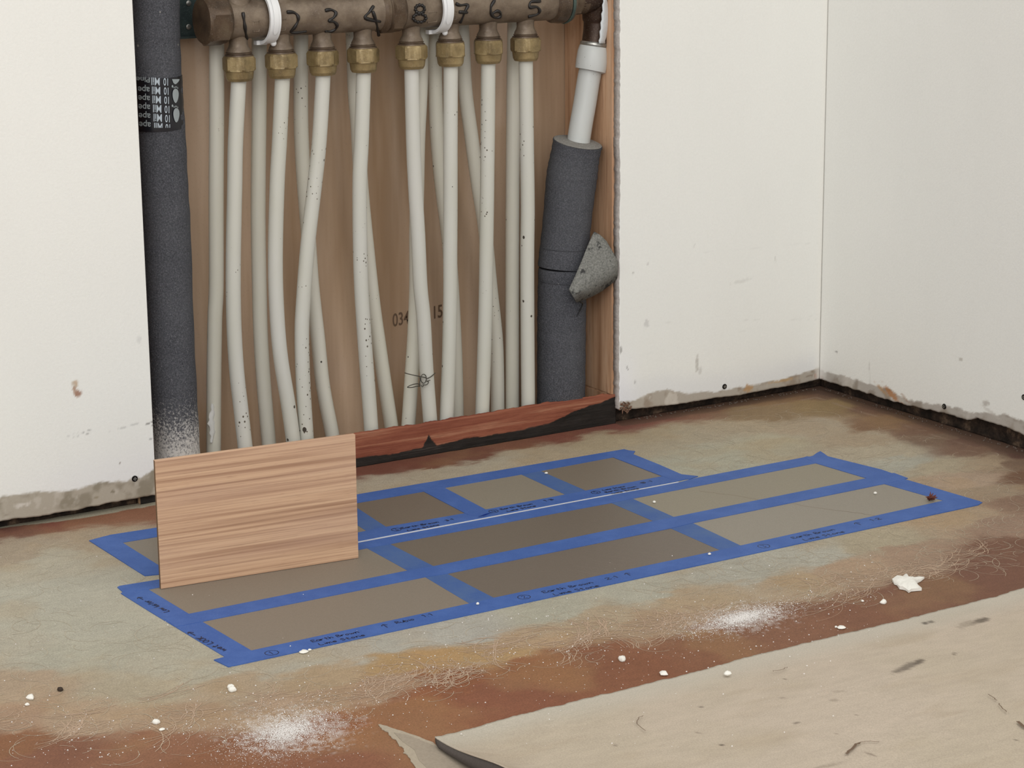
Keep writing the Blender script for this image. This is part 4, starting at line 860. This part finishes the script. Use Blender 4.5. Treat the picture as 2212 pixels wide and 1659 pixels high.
for i, (t, p) in enumerate(zip(TT, P0)):
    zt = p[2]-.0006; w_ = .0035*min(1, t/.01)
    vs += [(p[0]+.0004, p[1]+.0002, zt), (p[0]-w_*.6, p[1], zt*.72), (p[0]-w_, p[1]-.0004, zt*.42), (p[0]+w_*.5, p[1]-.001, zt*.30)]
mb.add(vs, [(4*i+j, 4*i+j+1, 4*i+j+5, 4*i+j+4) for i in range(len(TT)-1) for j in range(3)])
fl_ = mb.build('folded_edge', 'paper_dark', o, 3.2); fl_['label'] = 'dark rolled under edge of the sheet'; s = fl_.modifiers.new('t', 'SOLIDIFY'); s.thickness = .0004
def pl(name, pts, w, h, z=.0036):
    P = smoothpath([onz(a, b, z) for a, b in pts], 5); P = [p+np.array([random.gauss(0, .0003), random.gauss(0, .0006), 0]) for p in P]; MB().ribbon(P, w, (0, 0, 1)).build(name, M[h], o)
for pts, w in (([(1829,1628),(1845,1612),(1855,1604)], .0022), ([(1855,1604),(1875,1601),(1900,1602)], .0008), ([(2136,1500),(2155,1513)], .0008), ([(2157,1519),(2172,1537)], .0008), ([(2197,1557),(2215,1573)], .0028), ([(1670,1450),(1685,1447),(1702,1441)], .0007), ([(1395,1578),(1375,1540+20),(1388,1545)], .0006)):
    pl('dark_mark', pts, w, 'stamp')
# torn scrap of thin paper on the floor beside the sheet corner
TP = [(816,1566),(835,1570),(870,1582),(905,1594),(935,1606),(960,1622),(1000,1645),(1040,1670),(1070,1700),(960,1720),(905,1668),(888,1645),(880,1632),(872,1628),(874,1618),(862,1612),(856,1600),(845,1594),(838,1584),(826,1577)]
C_ = [onz(a, b)[:2] for a, b in TP]; C_ = [np.array(p) for p in C_]
pts2 = []
for i in range(len(C_)):
    a, b = C_[i], C_[(i+1) % len(C_)]
    for k in range(4): pts2.append(tuple(a+(b-a)*k/4+np.array([random.gauss(0, .0004), random.gauss(0, .0006)])))
M['torn'] = speckled('torn_kraft_paper', 'a59a89', .12, 500, .9, .1, .0003); M['torn2'] = speckled('exposed_paper_layer', '988d7e', .12, 500, .9, .1, .0003)
tp = MB().prism(pts2, .0002, .0009).build('torn_paper_scrap', 'torn'); tag(tp, 'torn pointed scrap of thin grey paper beside the paper sheet corner', 'paper scrap')
MB().prism([tuple(onz(a, b)[:2]) for a, b in ((851,1585),(880,1590),(930,1610),(975,1634),(1030,1670),(1050,1700),(975,1700),(925,1664),(905,1645),(895,1622),(870,1605))], .0005, .00115).build('worn_layer', 'torn2', tp)['label'] = 'darker inner layer'

# ================================================================ DEBRIS
def chip(px, py, w, label, mat='plaster', name='plaster_chip', cat='plaster chip', z=0, flat=.5, seed=0, grp='white plaster chips on the floor', dep=1.0):
    r = random.Random(seed+int(px)); c = onz(px, py, z); n = 9; R = []
    rr = [w/2*r.uniform(.65, 1.15) for _ in range(n)]
    for h, s_ in ((0, .8), (.35, 1.0), (.8, .75), (1.0, .35)):
        R.append([(c[0]+rr[i]*s_*math.cos(2*math.pi*i/n)*1.0, c[1]+rr[i]*s_*math.sin(2*math.pi*i/n)*dep, z+.0003+h*w*flat*r.uniform(.85, 1.1)) for i in range(n)])
    o = MB().rings(R).build(name, mat, None, .9); return tag(o, label, cat, grp)
# the big flake: ragged star outline
star = [(1927,1254),(1938,1248),(1945,1252),(1956,1244),(1962,1252),(1972,1249),(1978,1252),(1986,1250),(1997,1249),(1988,1256),(1977,1261),(1984,1267),(1991,1275),(1978,1276),(1968,1277),(1963,1280),(1957,1275),(1950,1273),(1943,1272),(1938,1264),(1932,1262)]
P = [onz(a, b, .001) for a, b in star]; c = np.mean(P, 0); R = [[(p[0], p[1], .0006) for p in P], [(c[0]+(p[0]-c[0])*1.0, c[1]+(p[1]-c[1]), .0022+.002*random.random()) for p in P], [(c[0]+(p[0]-c[0])*.6, c[1]+(p[1]-c[1])*.6, .0045+.002*random.random()) for p in P], [(c[0]+(p[0]-c[0])*.2, c[1]+(p[1]-c[1])*.2, .0052) for p in P]]
tag(MB().rings(R).build('plaster_chip', 'plaster', None, .9), 'largest white plaster flake, ragged star shape, near the right end of the paper edge', 'plaster chip', 'white plaster chips on the floor')
chip(1909, 1304, .0075, 'small oval white plaster chip left below the large ragged flake')
chip(1806, 1356, .003, 'tiny white plaster crumb at the paper edge, left of its larger neighbour')
chip(1817, 1357.5, .0085, 'flat white plaster chip lying at the paper edge below the right dust patch', flat=.25)
chip(1344, 1427.5, .0085, 'white plaster chip alone on the rust coloured floor near the middle')
chip(1434, 1457.5, .009, 'white plaster chip touching the long edge of the paper sheet', flat=.35)
chip(1571, 1458, .0065, 'white plaster chip lying on the beige paper sheet', z=.003)
chip(656, 1410, .0095, 'flat white plaster chip in front of the front left tape', flat=.22)
chip(669, 1405, .004, 'thin white sliver beside the flat chip in front of the tape', flat=.3)
chip(498, 1487, .007, 'white plaster crumb, upper of a touching pair below the tape corner')
chip(501, 1493.5, .0075, 'white plaster crumb, lower of a touching pair below the tape corner')
chip(337, 1563, .007, 'pointed white plaster chip left of the left dust patch')
chip(350, 1577.5, .005, 'smaller white crumb just below the pointed plaster chip', flat=.3)
chip(67, 1510, .0075, 'white plaster chip at the far left of the floor')
chip(59, 1524, .004, 'tiny white crumb below the far left plaster chip')
chip(1413, 1086, .0042, 'tiny white pellet on the patch at the right of the second row', z=.0006)
chip(1890, 1067, .0042, 'tiny white pellet on the front right patch', z=.0006)
chip(1180, 1023.5, .0035, 'tiny white pellet at the corner of the farthest small square', z=.001)
chip(1032, 1306, .0038, 'tiny white pellet on the front tape, between the circled one and two', z=.0012)
chip(1532, 1198.5, .0036, 'tiny white pellet on the front tape, left of the circled three', z=.0012)
chip(1863, 1269+31, .003, 'tiny white crumb at the right, on rust floor beside the oval chip')
chip(130, 1493, .0052, 'small dark brown pebble on the grey floor at the left', 'pebble', 'pebble', 'pebble', grp=None, flat=.7)
# brown fleck standing on the tape corner
mb = MB(); c = onz(2010, 1080, .001)
for k in range(22):
    a = random.uniform(0, 6.28); e = random.uniform(.3, 1.3); L = random.uniform(.003, .009)
    p1 = c+np.array([random.gauss(0, .0015), random.gauss(0, .0015), .0008]); p2 = p1+L*np.array([math.cos(a)*math.cos(e), math.sin(a)*math.cos(e), math.sin(e)])
    mb.tube([p1, (p1+p2)/2+np.array([0, 0, .0005]), p2], [.0009, .0008, .0003], 5)
tag(mb.build('debris_fluff', 'debris', None, 3.2), 'small reddish brown tuft of debris at the right end of the front patch', 'debris')
# powder
def dust(name, label, n, cx, cy, sx, sy, smin, smax, rot=0, parent=None):
    mb = MB(); c = onz(cx, cy); vs = []; fs = []
    for k in range(n):
        a = random.gauss(0, sx); b = random.gauss(0, sy); ca, sa = math.cos(rot), math.sin(rot); x = c[0]+a*ca-b*sa; y = c[1]+a*sa+b*ca
        if random.random() < .4: x = c[0]+(x-c[0])*.42; y = c[1]+(y-c[1])*.42
        s_ = smin+(smax-smin)*random.random()**2*(2 if random.random() < .03 else 1); th = random.random()*6.28; q = len(vs)
        for j in range(4): vs.append((x+s_*math.cos(th+j*1.571)*random.uniform(.6, 1), y+s_*math.sin(th+j*1.571)*random.uniform(.6, 1), .0003))
        vs.append((x, y, .0003+s_*.8)); fs += [(q+j, q+(j+1) % 4, q+4) for j in range(4)]
    mb.add(vs, fs); return tag(mb.build(name, 'dust'), label, 'dust', None, 'stuff')
dust('plaster_dust', 'dense patch of white plaster dust on the floor at the right, below the front tape', 7000, 1605, 1334, .032, .013, .0002, .0006, .1)
dust('plaster_dust', 'dense patch of white plaster dust on the floor at the lower left', 8000, 620, 1580, .032, .022, .0002, .0006, .5)
mb = MB(); vs = []; fs = []
for k in range(1500):
    if random.random() < .75:
        i = random.randrange(len(edge)-1); t = random.random(); px = edge[i][0]*(1-t)+edge[i+1][0]*t+random.gauss(0, 60); py = edge[i][1]*(1-t)+edge[i+1][1]*t+random.gauss(0, 45)
        if px > 1900: continue
    else: px = random.uniform(0, 1800); py = random.uniform(1200, 1650)
    p = onz(px, py); s_ = random.choice([.0003, .0004, .0004, .0005, .0006, .0009]); th = random.random()*6.28; q = len(vs); z = .0003
    if py > 1592-(px-940)*.248-6 and px > 940: z = .0042
    elif py < 1442-(px-493)*.2163+5 and px > 430:
        z = .0013
        if random.random() < .85: continue
    for j in range(5): vs.append((p[0]+s_*math.cos(th+j*1.2566)*random.uniform(.6, 1), p[1]+s_*math.sin(th+j*1.2566)*random.uniform(.6, 1), z))
    vs.append((p[0], p[1], z+s_*.9)); fs += [(q+j, q+(j+1) % 5, q+5) for j in range(5)]
mb.add(vs, fs); tag(mb.build('plaster_crumbs', 'dust'), 'countless tiny white plaster crumbs scattered over the front of the floor', 'plaster crumbs', None, 'stuff')
# rubble under the walls
mb = MB()
for k in range(260):
    if k % 2: px = random.uniform(1380, 1770); p = ony(px, 0, .0); x, y = p[0], random.uniform(-.003, .006)
    else: x, y = CX+random.uniform(-.004, .006), -random.uniform(.0, .42)
    if k % 2: x = random.uniform(W+.03, CX)
    s_ = random.uniform(.0005, .0018)
    if k % 2: y += .008
    else: x += .008
    mb.add([(x-s_, y, .0003), (x, y-s_, .0003), (x+s_, y, .0003), (x, y+s_, .0003), (x, y, s_*1.1)], [(0, 1, 4), (1, 2, 4), (2, 3, 4), (3, 0, 4)])
tag(mb.build('gap_rubble', N('grey_brown_rubble').base('5e5147', .9).m), 'fine rubble lying in the gap under the drywall around the corner', 'rubble', None, 'stuff')
# splintered bit at the foot of the right drywall edge
mb = MB()
for k in range(26):
    p1 = ony(random.uniform(1338, 1362), random.uniform(872, 890), -.002); L = random.uniform(.003, .009); a = random.uniform(0, 6.28)
    p2 = p1+L*np.array([math.cos(a), -.2, math.sin(a)*.6]); mb.tube([p1, (p1+p2)/2+(0, 0, .0006), p2], [.0010, .0009, .0004], 5)
tag(mb.build('splintered_paper', N('brown_torn_edge').base('6f5443', .9).m, None, 3.2), 'torn brown splinters at the lower left tip of the right drywall section', 'debris')
# screws
def screw(p, nrm, label, r=.0034):
    nrm = Vector(nrm); q = nrm.to_track_quat('Z', 'Y').to_matrix(); t = empty('drywall_screw', tuple(p), label, 'screw')
    f = lambda R: [[tuple(Vector(p)+q @ Vector(v)) for v in ring] for ring in R]
    circ = lambda rr, h: [(rr*math.cos(a), rr*math.sin(a), h) for a in [2*math.pi*i/20 for i in range(20)]]
    MB().rings(f([circ(r, -.002), circ(r, .0004), circ(r*.85, .0010), circ(r*.6, .0008)])).build('screw_head', 'screw', t, .8)
    mb = MB()
    for w, l in ((.0007, r*.55), (r*.55, .0007)):
        vs = [tuple(Vector(p)+q @ Vector(v)) for v in ((-w, -l, .00085), (w, -l, .00085), (w, l, .00085), (-w, l, .00085), (-w, -l, .0013), (w, -l, .0013), (w, l, .0013), (-w, l, .0013))]
        mb.add(vs, [(0,3,2,1),(4,5,6,7),(0,1,5,4),(1,2,6,5),(2,3,7,6),(3,0,4,7)])
    mb.build('cross_slot', 'steel', t)
screw(ony(291, 1034), (0, -1, 0), 'screw head in the stained foot of the left drywall')
screw(ony(1565, 835), (0, -1, 0), 'screw head low in the drywall between the cavity and the corner')
screw(onx(2040, 878, CX), (-1, 0, 0), 'screw head low in the right hand wall')
screw(onx(2212, 858, CX), (-1, 0, 0), 'screw head cut by the right edge of the view')
